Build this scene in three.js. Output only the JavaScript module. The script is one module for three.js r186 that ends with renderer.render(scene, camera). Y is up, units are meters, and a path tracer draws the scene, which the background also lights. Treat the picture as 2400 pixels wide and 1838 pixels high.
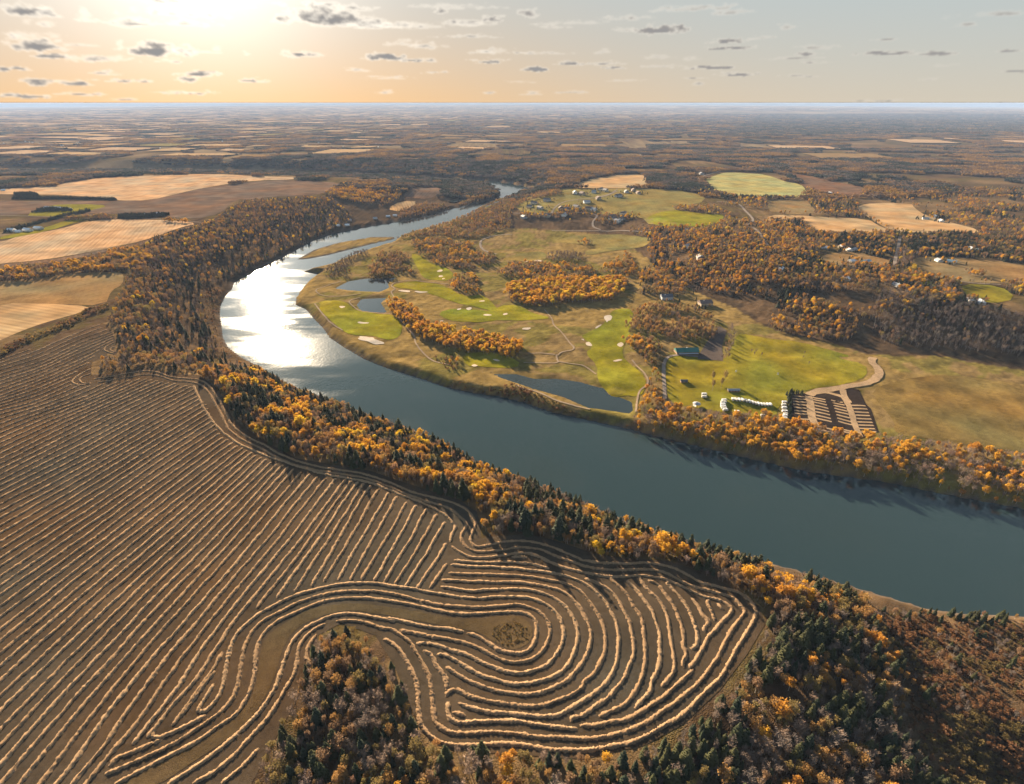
import * as THREE from 'three';
import { mergeGeometries } from 'three/addons/utils/BufferGeometryUtils.js';

/* ---------------------------------------------------------------- camera, sky, sun, exposure */
const scene = new THREE.Scene();
const CAM_Y = 300, PITCH = Math.atan(678 / 1300);
const camera = new THREE.PerspectiveCamera(2 * Math.atan(919 / 1300) * 180 / Math.PI, 1024 / 784, 1, 120000);
camera.position.set(0, CAM_Y, 0);
camera.lookAt(0, CAM_Y - Math.tan(PITCH) * 1000, -1000);
const renderer = new THREE.WebGLRenderer({ antialias: true });
renderer.toneMapping = THREE.LinearToneMapping;
renderer.toneMappingExposure = 5.0;
renderer.shadowMap.enabled = true;
const SUN_AZ = 25 * Math.PI / 180, SUN_EL = 14 * Math.PI / 180;      // left of straight ahead, above the horizon
const SUN_DIR = new THREE.Vector3(-Math.sin(SUN_AZ) * Math.cos(SUN_EL), Math.sin(SUN_EL), -Math.cos(SUN_AZ) * Math.cos(SUN_EL));
const sun = new THREE.DirectionalLight(new THREE.Color().setRGB(1, 0.80, 0.56), 5);
sun.position.copy(SUN_DIR).multiplyScalar(2500);
sun.target.position.set(0, -20, -700);
sun.position.add(sun.target.position);
sun.castShadow = true;
Object.assign(sun.shadow.camera, { left: -1400, right: 1400, top: 1000, bottom: -1000, near: 10, far: 6000 });
sun.shadow.mapSize.set(4096, 4096);
scene.add(sun, sun.target);
scene.fog = new THREE.FogExp2(new THREE.Color().setRGB(0.46, 0.64, 1.0), 2.2e-5);

/* ---------------------------------------------------------------- seeded noise */
let seed = 20231;
const rnd = () => { seed = (seed * 1664525 + 1013904223) >>> 0; return seed / 4294967296; };
const rr = (a, b) => a + (b - a) * rnd();
const hash = (i, j) => { let h = (i * 374761393 + j * 668265263) | 0; h = Math.imul(h ^ (h >>> 13), 1274126177); return ((h ^ (h >>> 16)) >>> 0) / 4294967296; };
function vnoise(x, y) {
  const i = Math.floor(x), j = Math.floor(y), u = x - i, v = y - j, s = u * u * (3 - 2 * u), t = v * v * (3 - 2 * v);
  const a = hash(i, j), b = hash(i + 1, j), c = hash(i, j + 1), d = hash(i + 1, j + 1);
  return a + (b - a) * s + (c - a) * t + (a - b - c + d) * s * t;
}
const fbm = (x, y, n = 4) => { let s = 0, a = 0.5, w = 0; for (let k = 0; k < n; k++) { s += a * vnoise(x, y); w += a; a *= 0.5; x = x * 2.03 + 17.1; y = y * 2.03 - 9.7; } return s / w; };
const clamp = (x, a = 0, b = 1) => Math.min(b, Math.max(a, x)), smooth = (a, b, x) => { const t = clamp((x - a) / (b - a)); return t * t * (3 - 2 * t); }, mix = (a, b, t) => a + (b - a) * t;
const tiled = (f, n) => (x, y) => { const u = x / n, v = y / n; return (f(x, y) * (1 - u) + f(x - n, y) * u) * (1 - v) + (f(x, y - n) * (1 - u) + f(x - n, y - n) * u) * v; };

/* ---------------------------------------------------------------- sky: evening air and broken cloud */
{
  const W = 4096, H = 2048, data = new Float32Array(W * H * 4);
  // clouds in the photograph: azimuth and height in degrees (0 = straight ahead, + right), half width, half height, darkness
  const list = [];
  for (const c of [[-36.3,5.58,1.33,0.40,0.8],[-34.7,5.55,0.75,0.35,0.2],[-32.7,5.60,0.52,0.47,0.15],[-29.9,5.26,1.26,0.48,0.15],[-27.6,6.74,1.01,0.24,0.5],[-26.1,5.40,1.97,0.33,0.05],[-15.8,6.07,4.17,0.82,1],[-36.3,3.51,1.87,0.57,0.9],[-35.7,2.96,1.27,0.16,0.9],[-28.9,3.47,2.06,0.51,0.9],[-26.6,3.61,0.91,0.35,0.5],[-37.3,2.12,0.61,0.21,0.8],[-38.4,2.09,0.42,0.21,0.4],[-32.5,1.97,0.82,0.22,0.4],[-25.8,2.02,1.57,0.24,0.5],[-36.7,1.23,1.00,0.32,0.7],[-34.7,1.26,1.06,0.22,0.4],[-31.1,1.49,1.72,0.17,0.5],[-26.9,1.61,0.93,0.24,0.4],[-22.1,1.58,1.17,0.19,0.3],[-18.1,3.56,1.72,0.31,0.4],[-10.9,3.45,1.65,0.35,0.8],[-8.1,3.26,2.24,0.19,0.3],[-2.0,3.22,1.52,0.26,0.8],[-2.8,3.93,1.50,0.19,0.1],[-1.5,6.34,0.92,0.30,0.6],[-4.2,6.05,2.21,0.30,0.25],[-6.0,6.87,0.73,0.27,0.4],[-7.1,2.39,1.51,0.13,0.2],[-11.1,1.94,1.86,0.16,0.15],[-37.7,0.38,1.49,0.19,0.6],[-34.4,0.54,1.62,0.17,0.3],[-27.2,0.67,1.87,0.18,0.3],[-38.8,0.51,0.48,0.13,0.6],[-31.6,0.24,1.15,0.09,0.2],[-24.4,3.82,0.47,0.18,0.1],[-22.2,3.50,0.42,0.18,0.1],[1.6,6.73,1.03,0.42,0.35],[12.8,5.41,2.03,0.39,1],[9.9,5.46,1.08,0.24,0.15],[18.2,4.50,1.51,0.24,0.6],[18.8,4.03,1.99,0.18,0.9],[24.4,3.47,0.87,0.21,0.5],[25.3,3.88,1.36,0.23,0.15],[20.8,4.66,1.13,0.18,0.15],[22.6,5.37,0.78,0.26,0.1],[29.9,3.33,1.62,0.20,0.8],[33.2,3.19,1.17,0.22,0.5],[29.8,4.24,0.84,0.11,0.3],[34.5,4.91,0.62,0.21,0.2],[37.3,3.21,0.94,0.10,0.4],[38.3,1.96,0.81,0.16,0.7],[2.3,2.60,1.14,0.26,0.8],[5.0,3.08,0.94,0.19,0.6],[8.0,3.03,2.22,0.19,0.3],[9.1,2.73,1.11,0.13,0.4],[17.2,2.64,2.06,0.19,0.6],[13.1,2.79,1.61,0.16,0.2],[19.5,2.11,1.52,0.19,0.7],[24.4,1.95,1.41,0.12,0.4],[15.9,1.86,1.06,0.10,0.2],[0.6,3.94,0.75,0.13,0.15],[33.3,1.57,0.67,0.11,0.15],[38.1,0.00,1.42,0.11,0.2],[30.1,0.09,2.28,0.12,0.2]]) list.push(c);
  for (let k = 0; k < 130; k++) { const a = rr(-180, 180); if (Math.abs(a) < 52) continue; const e = 1 + 30 * rnd() ** 2; list.push([a, e, rr(1.5, 5), 0.25 + e * 0.03 * rr(0.6, 1.3), rr(0.2, 0.9)]); }
  for (let k = 0; k < 70; k++) { const e = rr(0.6, 8.5); list.push([rr(-50, 50), e, rr(0.8, 3.2) * (0.5 + e * 0.1), rr(0.12, 0.3) * (0.6 + e * 0.12), rr(0.03, 0.16)]); }   // thin wisps between the clouds
  for (let k = 0; k < 60; k++) { const e = rr(14, 60); list.push([rr(-180, 180), e, rr(4, 11), rr(1, 2.4), rr(0.1, 0.7)]); }
  const wrap = (d) => d - 360 * Math.round(d / 360);
  const sunA = -SUN_AZ * 180 / Math.PI, sx = SUN_DIR.x, sy = SUN_DIR.y, sz = SUN_DIR.z;
  const cells = Array.from({ length: 91 }, () => []);
  for (const c of list) for (let e = Math.max(0, Math.floor(c[1] - c[3] * 2.2)); e <= Math.min(90, Math.ceil(c[1] + c[3] * 2.2)); e++) cells[e].push(c);
  for (let row = 0; row < H; row++) {
    const el = ((row + 0.5) / H - 0.5) * 180, er = el * Math.PI / 180, E = Math.max(el, 0);
    for (let col = 0; col < W; col++) {
      const lon = ((col + 0.5) / W - 0.5) * 2 * Math.PI, x = Math.cos(lon) * Math.cos(er), z = Math.sin(lon) * Math.cos(er), y = Math.sin(er);
      const az = Math.atan2(x, -z) * 180 / Math.PI, g = Math.acos(clamp(x * sx + y * sy + z * sz, -1, 1)) * 180 / Math.PI, o = (row * W + col) * 4;
      const daz = Math.abs(wrap(az - sunA)), near = Math.exp(-((daz / 34) ** 2)), low = Math.exp(-((E / 8) ** 1.15)), hi = smooth(12, 72, E);
      let r = mix(mix(0.42, 0.10, hi), mix(0.64, 0.90, near), low), gg = mix(mix(0.56, 0.19, hi), mix(0.59, 0.53, near), low), b = mix(mix(0.635, 0.36, hi), mix(0.49, 0.22, near), low);
      const glow = 2.3 * Math.exp(-((g / 6.0) ** 1.1)) + 0.10 * Math.exp(-g / 24);
      r += glow; gg += glow * 0.95; b += glow * 0.84;
      if (el < 0) { r = 0.04; gg = 0.04; b = 0.045; }
      if (el > -1) {
        const ahead = 0.22 + 0.9 * Math.exp(-g / 22);                       // how strongly thin cloud scatters the sun forward
        for (const c of cells[Math.min(90, Math.max(0, Math.floor(el)))]) {
          const da = wrap(az - c[0]), q = da / c[2];
          if (Math.abs(q) > 1.9) continue;
          const p = (el - c[1]) / c[3], n = fbm(da * 0.62 / Math.max(0.4, c[3]) + c[0] * 7, p * 1.25 + c[1] * 5, 6);
          const d = 1 - Math.sqrt(q * q * 0.75 + (p > 0 ? p * p * 0.7 : p * p * 2.2)) + (n - 0.5) * 1.9;
          if (d <= 0) continue;
          const depth = d * d * (0.5 + 7 * c[4]), T = Math.exp(-depth), S = 3.7 * ahead * T * (1 - T);   // light let through, light scattered once
          r = r * T + S * 0.62 + (1 - T) * 0.30; gg = gg * T + S * 0.56 + (1 - T) * 0.285; b = b * T + S * 0.46 + (1 - T) * 0.28;
        }
      }
      r /= 5; gg /= 5; b /= 5;
      data[o] = r; data[o + 1] = gg; data[o + 2] = b; data[o + 3] = 1;
    }
  }
  const t = new THREE.DataTexture(data, W, H, THREE.RGBAFormat, THREE.FloatType);
  t.mapping = THREE.EquirectangularReflectionMapping; t.magFilter = THREE.LinearFilter; t.needsUpdate = true;
  scene.background = t; scene.environment = t;
}

/* ---------------------------------------------------------------- the place: outlines in metres (x, z), y up; the plateau is level 0, the river lies at -45 */
const SHORE_LEFT = [-3470,-3454,-2189,-3386,-1432,-3320,-796,-3156,-478,-3007,-291,-2938,-194,-2871,-116,-2761,-69,-2630,-48,-2524,-58,-2401,-132,-2248,-213,-2130,-298,-1973,-378,-1865,-440,-1801,-497,-1734,-537,-1684,-563,-1603,-569,-1518,-576,-1450,-585,-1354,-596,-1275,-600,-1229,-603,-1175,-586,-1126,-578,-1077,-560,-1019,-537,-966,-509,-913,-481,-857,-455,-817,-434,-795,-416,-776,-380,-746,-341,-710,-295,-673,-220,-625,-169,-594,-120,-564,-75,-534,-39,-496,9,-465,62,-433,110,-397,157,-369,197,-354,231,-342,279,-319,322,-298,386,-292,456,-266,515,-240];
const SHORE_RIGHT = [655,-354,578,-385,491,-420,479,-425,448,-436,420,-447,383,-463,355,-470,312,-481,260,-505,215,-528,174,-548,143,-566,104,-584,50,-608,21,-630,-20,-652,-44,-657,-90,-677,-125,-702,-181,-737,-224,-771,-266,-816,-301,-857,-325,-901,-356,-948,-387,-999,-416,-1026,-429,-1068,-438,-1132,-442,-1201,-436,-1250,-479,-1261,-433,-1314,-427,-1354,-399,-1414,-365,-1488,-329,-1559,-325,-1620,-300,-1691,-207,-1843,-147,-1973,-81,-2197,0,-2401,46,-2524,86,-2617,83,-2701,20,-2807,-85,-2938,-197,-3025,-303,-3062,-501,-3156,-825,-3278,-1478,-3431,-2259,-3501,-3584,-3573];
const VALLEY_FOOT = [1041,-672,888,-692,728,-714,698,-727,648,-763,539,-773,508,-813,463,-844,427,-896,414,-991,374,-1069,344,-1225,329,-1381,313,-1523,248,-1644,127,-1693,0,-1725,-92,-1758,-139,-1864,-78,-2105,17,-2353,89,-2550];
const PLATEAU = [[-376,-134,-1401,-924,-2090,-1759,-2596,-2468,-2333,-2695,-1834,-2832,-1216,-2814,-782,-2711,-561,-2584,-567,-2441,-701,-2414,-706,-2195,-791,-2162,-857,-2088,-887,-2010,-890,-1820,-861,-1622,-846,-1475,-808,-1307,-801,-1225,-784,-1135,-762,-1071,-697,-948,-663,-875,-619,-799,-574,-747,-548,-708,-544,-674,-547,-658,-523,-620,-501,-627,-466,-645,-426,-625,-388,-620,-358,-594,-324,-551,-298,-512,-247,-469,-206,-439,-159,-426,-129,-418,-100,-403,-67,-387,-47,-378,-29,-361,-25,-343,-24,-329,-11,-332,13,-334,31,-328,64,-312,89,-308,121,-305,151,-282,166,-264,164,-249,145,-228,120,-204,93,-184,70,-173,37,-166,1,-168,-34,-171,-44,-168,-50,-150],
 [1173,-799,1027,-848,855,-888,811,-906,730,-963,699,-1016,629,-1051,545,-1119,485,-1265,453,-1423,470,-1759,428,-2010,337,-2088,208,-2195,179,-2468,180,-2779,365,-3412,1025,-4854,1901,-5417,6843,-5417],
 [-3745,-3630,-3053,-3573,-2256,-3518,-1504,-3518,-1018,-3573,-509,-3573,-251,-3518,0,-3313,192,-2964,525,-3689,1141,-5417,4834,-23466,70000,-4600,70000,-70000,-70000,-70000,-70000,-3630],
 [-70000,4000,-70000,-2300,-2601,-2468,-2090,-1759,-640,200,-640,4000],
 [1168,-779,70000,-499,70000,-4700,6838,-5417]];
const RAVINE_FOOT = [380,-140,460,-210,640,-290,900,-300,900,300,340,300];
const SANDBAR = [-534,-1372,-523,-1477,-484,-1560,-404,-1636,-343,-1636,-334,-1604,-384,-1545,-430,-1477,-473,-1413,-512,-1375];
const PONDS = [[-366,-1113,-351,-1164,-316,-1187,-253,-1191,-263,-1151,-254,-1118,-267,-1089,-306,-1093,-337,-1101],
 [-294,-1005,-294,-1044,-246,-1051,-250,-1019,-237,-985,-226,-962,-254,-966,-278,-975],
 [-37,-716,-22,-706,6,-706,31,-691,63,-691,94,-681,115,-666,128,-661,125,-646,141,-636,154,-623,151,-602,145,-593,107,-605,95,-608,67,-636,30,-659,6,-677,-18,-695],
 [-246,-2214,-211,-2271,-210,-2372,-184,-2556,-136,-2610,-143,-2450,-179,-2278,-219,-2210]];
const FIELD = [-847,-497,-676,-669,-640,-718,-636,-803,-619,-799,-574,-747,-548,-708,-544,-674,-547,-658,-523,-620,-501,-627,-466,-645,-426,-625,-388,-620,-358,-594,-324,-551,-298,-512,-247,-469,-206,-439,-159,-426,-129,-418,-100,-403,-67,-387,-47,-378,-29,-361,-25,-343,-24,-329,-11,-332,13,-334,31,-328,64,-312,89,-308,121,-305,151,-282,166,-264,164,-249,145,-228,120,-204,93,-184,70,-173,37,-166,1,-168,-34,-171,-49,-180,-59,-198,-71,-220,-87,-241,-111,-250,-123,-241,-120,-217,-122,-196,-127,-170,-131,-143,-376,-134];
const ROW_GUIDES = [[-681.5,-676.2,-669.5,-719.8,-663.3,-768.2,-651.8,-826.7],
 [-638.7,-623.9,-617.9,-660.5,-608.1,-719.8,-589.6,-772.1],
 [-591,-565.6,-574.7,-603.5,-564.9,-639.6,-557.6,-673,-558.2,-716.2],
 [-563,-531.4,-544.7,-549.2,-527.8,-595.6,-512.9,-645.5],
 [-531.1,-492.4,-515.3,-524.9,-491.7,-563.2,-473.3,-611.5,-465.9,-639.6],
 [-486.1,-437.5,-472.2,-481,-454.6,-529.2,-432.6,-582.8,-410.3,-628.1],
 [-438.5,-379.3,-414.3,-439.1,-393.6,-502.3,-369.2,-573.1,-360.5,-598.6],
 [-322,-236.9,-305.1,-302.9,-282.7,-387.5,-265,-450.7,-256.3,-480.4],
 [-244.5,-150,-243.4,-168,-240.3,-195.9,-237.1,-218.5,-232,-248.5,-218.9,-312,-206.2,-389.3,-199.1,-433.4,-194.3,-462.9],
 [-192.6,-183.3,-189.3,-198.9,-184.8,-213.2,-183.1,-235.4,-180.9,-252.2,-167.4,-312,-152.6,-389.3,-146.6,-424.4],
 [-146.5,-237.6,-143.9,-257.3,-140.8,-281,-134.2,-329.4,-127.4,-385.1,-122.1,-421],
 [-62.2,-267.9,-58.9,-276.3,-52.7,-292.4,-44.8,-311.7,-36.9,-335.2]];
const ROW_AREA = [-682,-677,-664,-697,-647,-728,-640,-809,-616,-785,-588,-769,-566,-731,-567,-708,-552,-665,-546,-620,-528,-596,-507,-591,-484,-600,-456,-613,-438,-608,-401,-597,-382,-591,-363,-572,-333,-533,-315,-506,-295,-480,-269,-461,-246,-445,-220,-431,-196,-420,-170,-409,-154,-407,-129,-400,-106,-386,-87,-373,-68,-365,-56,-353,-50,-340,-51,-326,-47,-316,-44,-312,-59,-276,-72,-280,-87,-284,-103,-286,-121,-286,-131,-285,-140,-280,-153,-275,-165,-267,-174,-258,-179,-247,-179,-236,-179,-229,-174,-208,-185,-183,-192,-178,-203,-171,-206,-162,-204,-154,-204,-143,-356,-134,-497,-238,-711,-457];
const ROW_LINES = [[-512.2,-609.1,-494.6,-617.5,-480.3,-626,-463.3,-633.5,-443.3,-628.5,-421,-615,-397.4,-610.3,-380.6,-607.9,-360.8,-590.6,-331.6,-553.2,-311,-524,-292,-497.1,-267.6,-476.3,-244.7,-462.1,-221.5,-444.8,-200.9,-432.7,-173.9,-423.1,-157.2,-419.7,-132.1,-413.1,-106.2,-399.7,-85.1,-386.3,-65.7,-378.7,-50.6,-373,-39.1,-365.2,-32.1,-355.5,-29.3,-345.1,-31.2,-337.2,-32.1,-328.4,-30.3,-323,-26.4,-319.9,-19,-321.4,-4.9,-325.7,10.1,-326.8,21.2,-324.1,35.6,-316.8,49.5,-308.7,52.2,-305.7,69.8,-303.3,87.6,-302.8,98.6,-304.2,108.8,-301.8,118.5,-298,125.8,-291.4,134.1,-284.2,147.6,-279.8,156.6,-276.3,161,-270.4,163.1,-262.1,161.6,-256.6,154.5,-248.1,140.9,-232.9,130.8,-221.4,121.2,-210,106.5,-199.1,91.1,-186.8,80.3,-182,68.5,-175.8,57.8,-173.3,47.2,-171.3,36.9,-169.8,26.8,-170.5,19.5,-170.3,6.9,-172.5,-5.9,-173.5,-21.3,-173,-32.6,-173,-38.9,-174.8,-45.1,-178.3,-50.1,-184.1,-52.4,-194,-54.6,-205,-59.2,-214.9,-64.8,-224,-72.4,-232.9,-80.8,-238.5],
 [-501.3,-599.8,-473.6,-615,-454.9,-623.5,-435.5,-617.5,-412.6,-604.4,-381.7,-599.8,-361,-582.9,-334,-548.2,-312.6,-517.6,-291.7,-488.6,-266.3,-468.3,-243.8,-454.5,-220.8,-437.6,-200,-426.5,-172.1,-417,-155.6,-413.7,-131.5,-407.3,-107,-394.1,-87.3,-381.6,-68.6,-373,-55.4,-367.4,-46.5,-359.8,-39.8,-351.3,-36.3,-345.1,-37.5,-340.6,-40,-332.7,-38.8,-327.3,-35.3,-320.9,-30.6,-316.3,-23.1,-314.2,-8.5,-316.8,6.2,-320.4,21,-317.8,35.1,-309.2,48.9,-302.8,51.6,-300.4,66.7,-297,86.5,-297,100.6,-297,110.5,-294.2,119,-286.9,127.5,-280.6,139.7,-276.3,151.5,-271.6,154.3,-264.6,155.1,-259.7,150.5,-254.2,137.8,-241.5,128.8,-229.5,121.2,-220.8,113.4,-212.5,102.2,-203.2,91.9,-196.2,82.2,-190.1,73,-184.6,61.5,-179.9,48.1,-177.3,37.6,-176.3,27.3,-176.5,14.8,-177.3,4.4,-179.1,-8.7,-179.6,-21.7,-179.4,-31.1,-179.1,-37.6,-180.9,-42.8,-185.2,-44.2,-194,-45.6,-202.7,-48.4,-211.1,-52.1,-217.5,-56.8,-226,-62.3,-234.3,-70.1,-240.7,-78.6,-245.8,-82.6,-245.7,-93,-250.2,-103.6,-252.2,-114.9,-251.8],
 [-381.2,-591.8,-349.4,-548.2,-321.1,-510.3,-298.4,-487,-275,-466.8,-247.9,-449.3,-222.3,-436.2,-196.1,-424.4,-170.9,-413.1,-154.3,-409.2,-128.3,-401.6,-108.3,-391.1,-92.8,-381.6,-72.6,-370.7,-57,-359.2,-48.3,-349.2,-44.7,-342.8,-47.7,-333.8,-47.6,-325.2],
 [-46.5,-320.9,-39.2,-313.7,-30.1,-309.2,-19.2,-308.2,-8.4,-310.7,6.2,-314.2,17,-311.7,27.5,-303.8,41.2,-297.5,60.9,-291.4,69.9,-290.1,90.9,-291,95.9,-291.4,105.8,-289.1,114.9,-284.2,120.5,-279.8,131.7,-272,141.9,-268.7,145.8,-264.6,147.2,-261.3,141.2,-255,133.8,-248.1,127.7,-242.9,119.9,-233.6,112.2,-224.1,106.2,-217.5],
 [108.3,-216.8,96.6,-207.5,86.3,-200.3,81.7,-196.8,71.6,-190.6,61.1,-186.2,49.1,-184.1,36.8,-183],
 [35.5,-181.7,25.5,-182.5,9.8,-184.6,-3.5,-186.2,-16.8,-185.7,-27.3,-184.4,-32.8,-185.7,-35.6,-189.5,-35.8,-196.8],
 [-55,-229.7,-49.8,-226.7,-44.1,-218.8,-39.9,-212.4,-38.2,-207.5,-37.9,-203.8],
 [-33.2,-190.6,-28.8,-189.5,-25.5,-188.4],
 [-30.5,-196.2,-22.6,-192.9,-8.9,-190.6,4.5,-189.2,15.3,-188.7,24.9,-189,28.4,-190.6,39.9,-196.8,48.9,-202.7,55.5,-209.3,61.4,-217.5,65.6,-228,67.3,-238.5,67.7,-248.1,67.5,-254.2,65.8,-259.7,62.6,-268.7,57.7,-277.2,48.6,-286,36.7,-291.4,26.9,-294.2,13,-296.6,-8.2,-298.9,-29.5,-299.9,-45.3,-301.3],
 [32.2,-185.2,33,-187.9,39,-189,46.7,-194,55.7,-199.7,64,-208.7,71.2,-220.1,76.1,-232.9,76.7,-245.8,76.5,-251.2,74.9,-256.6,72.5,-268.7,68,-278,60,-284.2,51.7,-288.7],
 [48,-188.1,55.5,-191.2,63.9,-195.7,70.8,-203.2,77.4,-213,80.9,-221.4,82.6,-229.4,83.3,-238.5,85.3,-251.1,84.7,-257.4,81.6,-264.6,78.8,-274.6,74.1,-282.4,70.2,-287.8,71.9,-289.6],
 [68.5,-192.9,73,-197.4,79.8,-203.2,81.1,-209.3,87.4,-216.8,91.3,-228,94,-242.1,94,-250.4,92.7,-261.3,89.8,-269.5,86.9,-278,80.9,-286],
 [86.6,-205.9,91.5,-209.9,97.6,-218.1,99.3,-231.5,101.1,-245.8,102.1,-257.4,99.8,-269.5,94.8,-277.2,91.4,-286.9,91.5,-290.5],
 [102.8,-217.8,103.2,-221.4,107,-226.7,106.5,-233.6,108.9,-239.9,109.8,-255,108.7,-265.4,106.1,-273.7,102.3,-283.3,96.3,-286.9],
 [110.6,-230.8,115,-233.6,118.2,-242.2,118.3,-253.5,117.4,-263.8,114.6,-272.9,110.5,-280.6,108.6,-283.7,111,-285.1],
 [123.7,-242.9,123.7,-245.9,128.4,-251.2,125.7,-256.6,125.6,-263,122.8,-271.2],
 [132.5,-251.9,133.1,-259.7,132.1,-267,134.2,-269.5],
 [138.4,-266.2,140.5,-260.5],
 [-28.9,-242.2,-22.6,-240.7,-14.4,-235,-6.9,-229.5,2,-227.4,8,-228.8,13,-232.9,16,-241.5,16.1,-250.4,11.8,-256.6,5.4,-258.9,-7.5,-258.9,-20.3,-257.4,-33.2,-257,-46.3,-259.7,-66.6,-265.4,-87.2,-269.5,-97.6,-270.6,-114.5,-271.4,-129.8,-267.3,-143.5,-259.2,-153.8,-252.2,-158.5,-243.2,-158.5,-232.4,-155.5,-222.3,-151.4,-209.5,-150.1,-201.1,-151.7,-192,-154.7,-187.6,-161.5,-180.1,-170.4,-172,-179.9,-166.1,-186.9,-161,-193.2,-156.8,-197.4,-154.2],
 [-72.1,-244.8,-63.1,-242.9,-50.3,-240,-37.8,-237.9,-25.3,-234.3,-15.9,-228.8,-6.8,-223.4,2,-221.4,10.9,-222.7,18.2,-228.1,22.9,-236.4,24.7,-246.6,21.4,-255.8,15.2,-262.1,5.5,-265,-7.6,-264.6,-20.6,-263,-33.7,-263.4,-46.9,-264.6,-60.4,-267.9,-74.5,-272.9,-88.4,-275.4,-95.6,-276.6,-112.7,-277.4,-128.8,-274.8,-143.3,-268.1,-156.1,-258.4,-165.3,-249.1,-167.2,-237.4,-164.6,-225.6,-161.5,-215.8,-158.9,-204.7,-158.6,-196.5,-162.1,-189.7,-168.3,-183.3,-177.1,-175,-186.6,-169,-196,-163.8,-201.4,-160.5,-205.4,-159.1],
 [-60,-235,-52.7,-235,-40.2,-231.5,-27.8,-226.8,-15.6,-220.1,-3.8,-215.6,4.9,-214.3,13.6,-216.3,22.5,-220.8,29.7,-230.2,33.1,-241.5,32,-251.2,28.2,-261.3,18.8,-268.7,8.9,-272,-7.7,-272,-21,-270.8,-34.3,-271.2,-48,-274.6,-58.2,-275.9,-68.8,-278.9,-79.2,-280.6,-89.8,-282.4,-93.8,-283.6,-107.6,-284,-121.1,-283.6,-133.7,-280,-148.6,-274,-161.5,-264,-170.3,-253.7,-175.6,-243.9,-175.1,-234.5,-173.5,-227,-172,-221,-169.9,-212.6,-167.4,-203.5,-168.2,-195.9,-170.2,-191.4,-174.4,-191.1,-175.1,-193.7,-174.1,-200.5,-173.6,-207.7],
 [-169.1,-189.2,-176.2,-183.3,-182.9,-179.1,-189.7,-176.3,-193.3,-178.6,-192.6,-183.3],
 [-185.6,-175.5,-193.4,-172,-201.2,-168.1,-204.1,-167.1,-205.5,-162.4],
 [-46.2,-226.1,-42.7,-227.4,-36.4,-224.1,-27.1,-218.2,-18.1,-213.1,-3.7,-208.1,7.6,-207.5,19,-210,27.9,-214.3,34.3,-220.8,40.2,-232.9,42,-243.7,39.9,-255,35,-265.4,25.7,-273.7,12.5,-278.5,-1.1,-279.3,-14.6,-278,-28,-277.2,-38.3,-278.9,-50,-280.6],
 [-39.5,-219.1,-30.8,-213,-23.6,-208.7,-12.1,-203.8,-0.9,-201.5,10.2,-200.9,21.5,-203.8,33.4,-210.8,43.1,-221.4,48.1,-232.9,50.7,-243.7,48.8,-254.2,44.9,-265.4,35.9,-276.3,26.1,-280.6,12.6,-284.2,-8,-285.1,-21.7,-285.1,-35.5,-286,-50,-286.9],
 [-37.4,-199.7,-37.4,-202.1,-35.1,-204.4,-31.2,-204.4,-25.3,-200.3,-14.6,-197.4,-0.9,-195.7,10,-194.3,21,-195.7,32.4,-200.3,41.4,-206.2,41.2,-208.7,49.5,-214.9,55.7,-226.1,59,-236.4,59.4,-247.4,56.5,-258.9,51.8,-268.7,46.2,-278,35.3,-285.1,26.5,-286.9,12.8,-290.1,-8.1,-291.9,-29,-292.4,-45.9,-293.3],
 [-42.9,-306.2,-29.8,-303.8,-15.4,-303.8,-4.7,-304.7,6,-303.3,16.7,-301.8,27.2,-298],
 [-0.4,-309.2,5.4,-309.7,11.2,-308.7],
 [-184.5,-183,-181.5,-198.8,-179.1,-212,-178.4,-229],
 [-30.8,-243.7,-44.9,-246.6,-57.6,-248.1,-70.7,-251.2,-84.1,-254.6,-74.2,-251.4,-87.6,-254.5,-105.2,-258.4,-117,-256.8,-128.1,-251.4,-135.1,-243.9,-138.5,-235.9,-138.4,-225.6,-137.2,-215.8,-136.6,-206.5,-138.2,-197.6,-141.2,-187.6,-149,-175.5,-157.3,-166.1,-165.9,-158.7,-171.3,-154.2],
 [-121.3,-249.9,-127.1,-246.1,-132.4,-235.9,-131.3,-225.6,-129.6,-219,-129.2,-209.5,-131.6,-200.5,-134.3,-187.6,-139.5,-177.5,-143.3,-168.5,-149.6,-160.5,-158.7,-154.2],
 [-124.5,-241.7,-126.9,-233.8,-125.4,-225.6,-121.5,-219],
 [-132.9,-171.5,-137.9,-161.9,-144.2,-154.2],
 [-560.4,-730.5,-563.6,-705.9,-549.6,-692.4,-534.6,-687.5],
 [-551.9,-712.8,-552.1,-702.5,-544,-694.1,-536.4,-692.4],
 [-536.4,-639.6,-538.5,-614.2,-533.2,-600.8,-521.3,-593,-511.7,-594.3],
 [-525.6,-625.3,-531.3,-614.2,-525.7,-603.5,-513.8,-595.6,-507.3,-598.2]];
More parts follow.
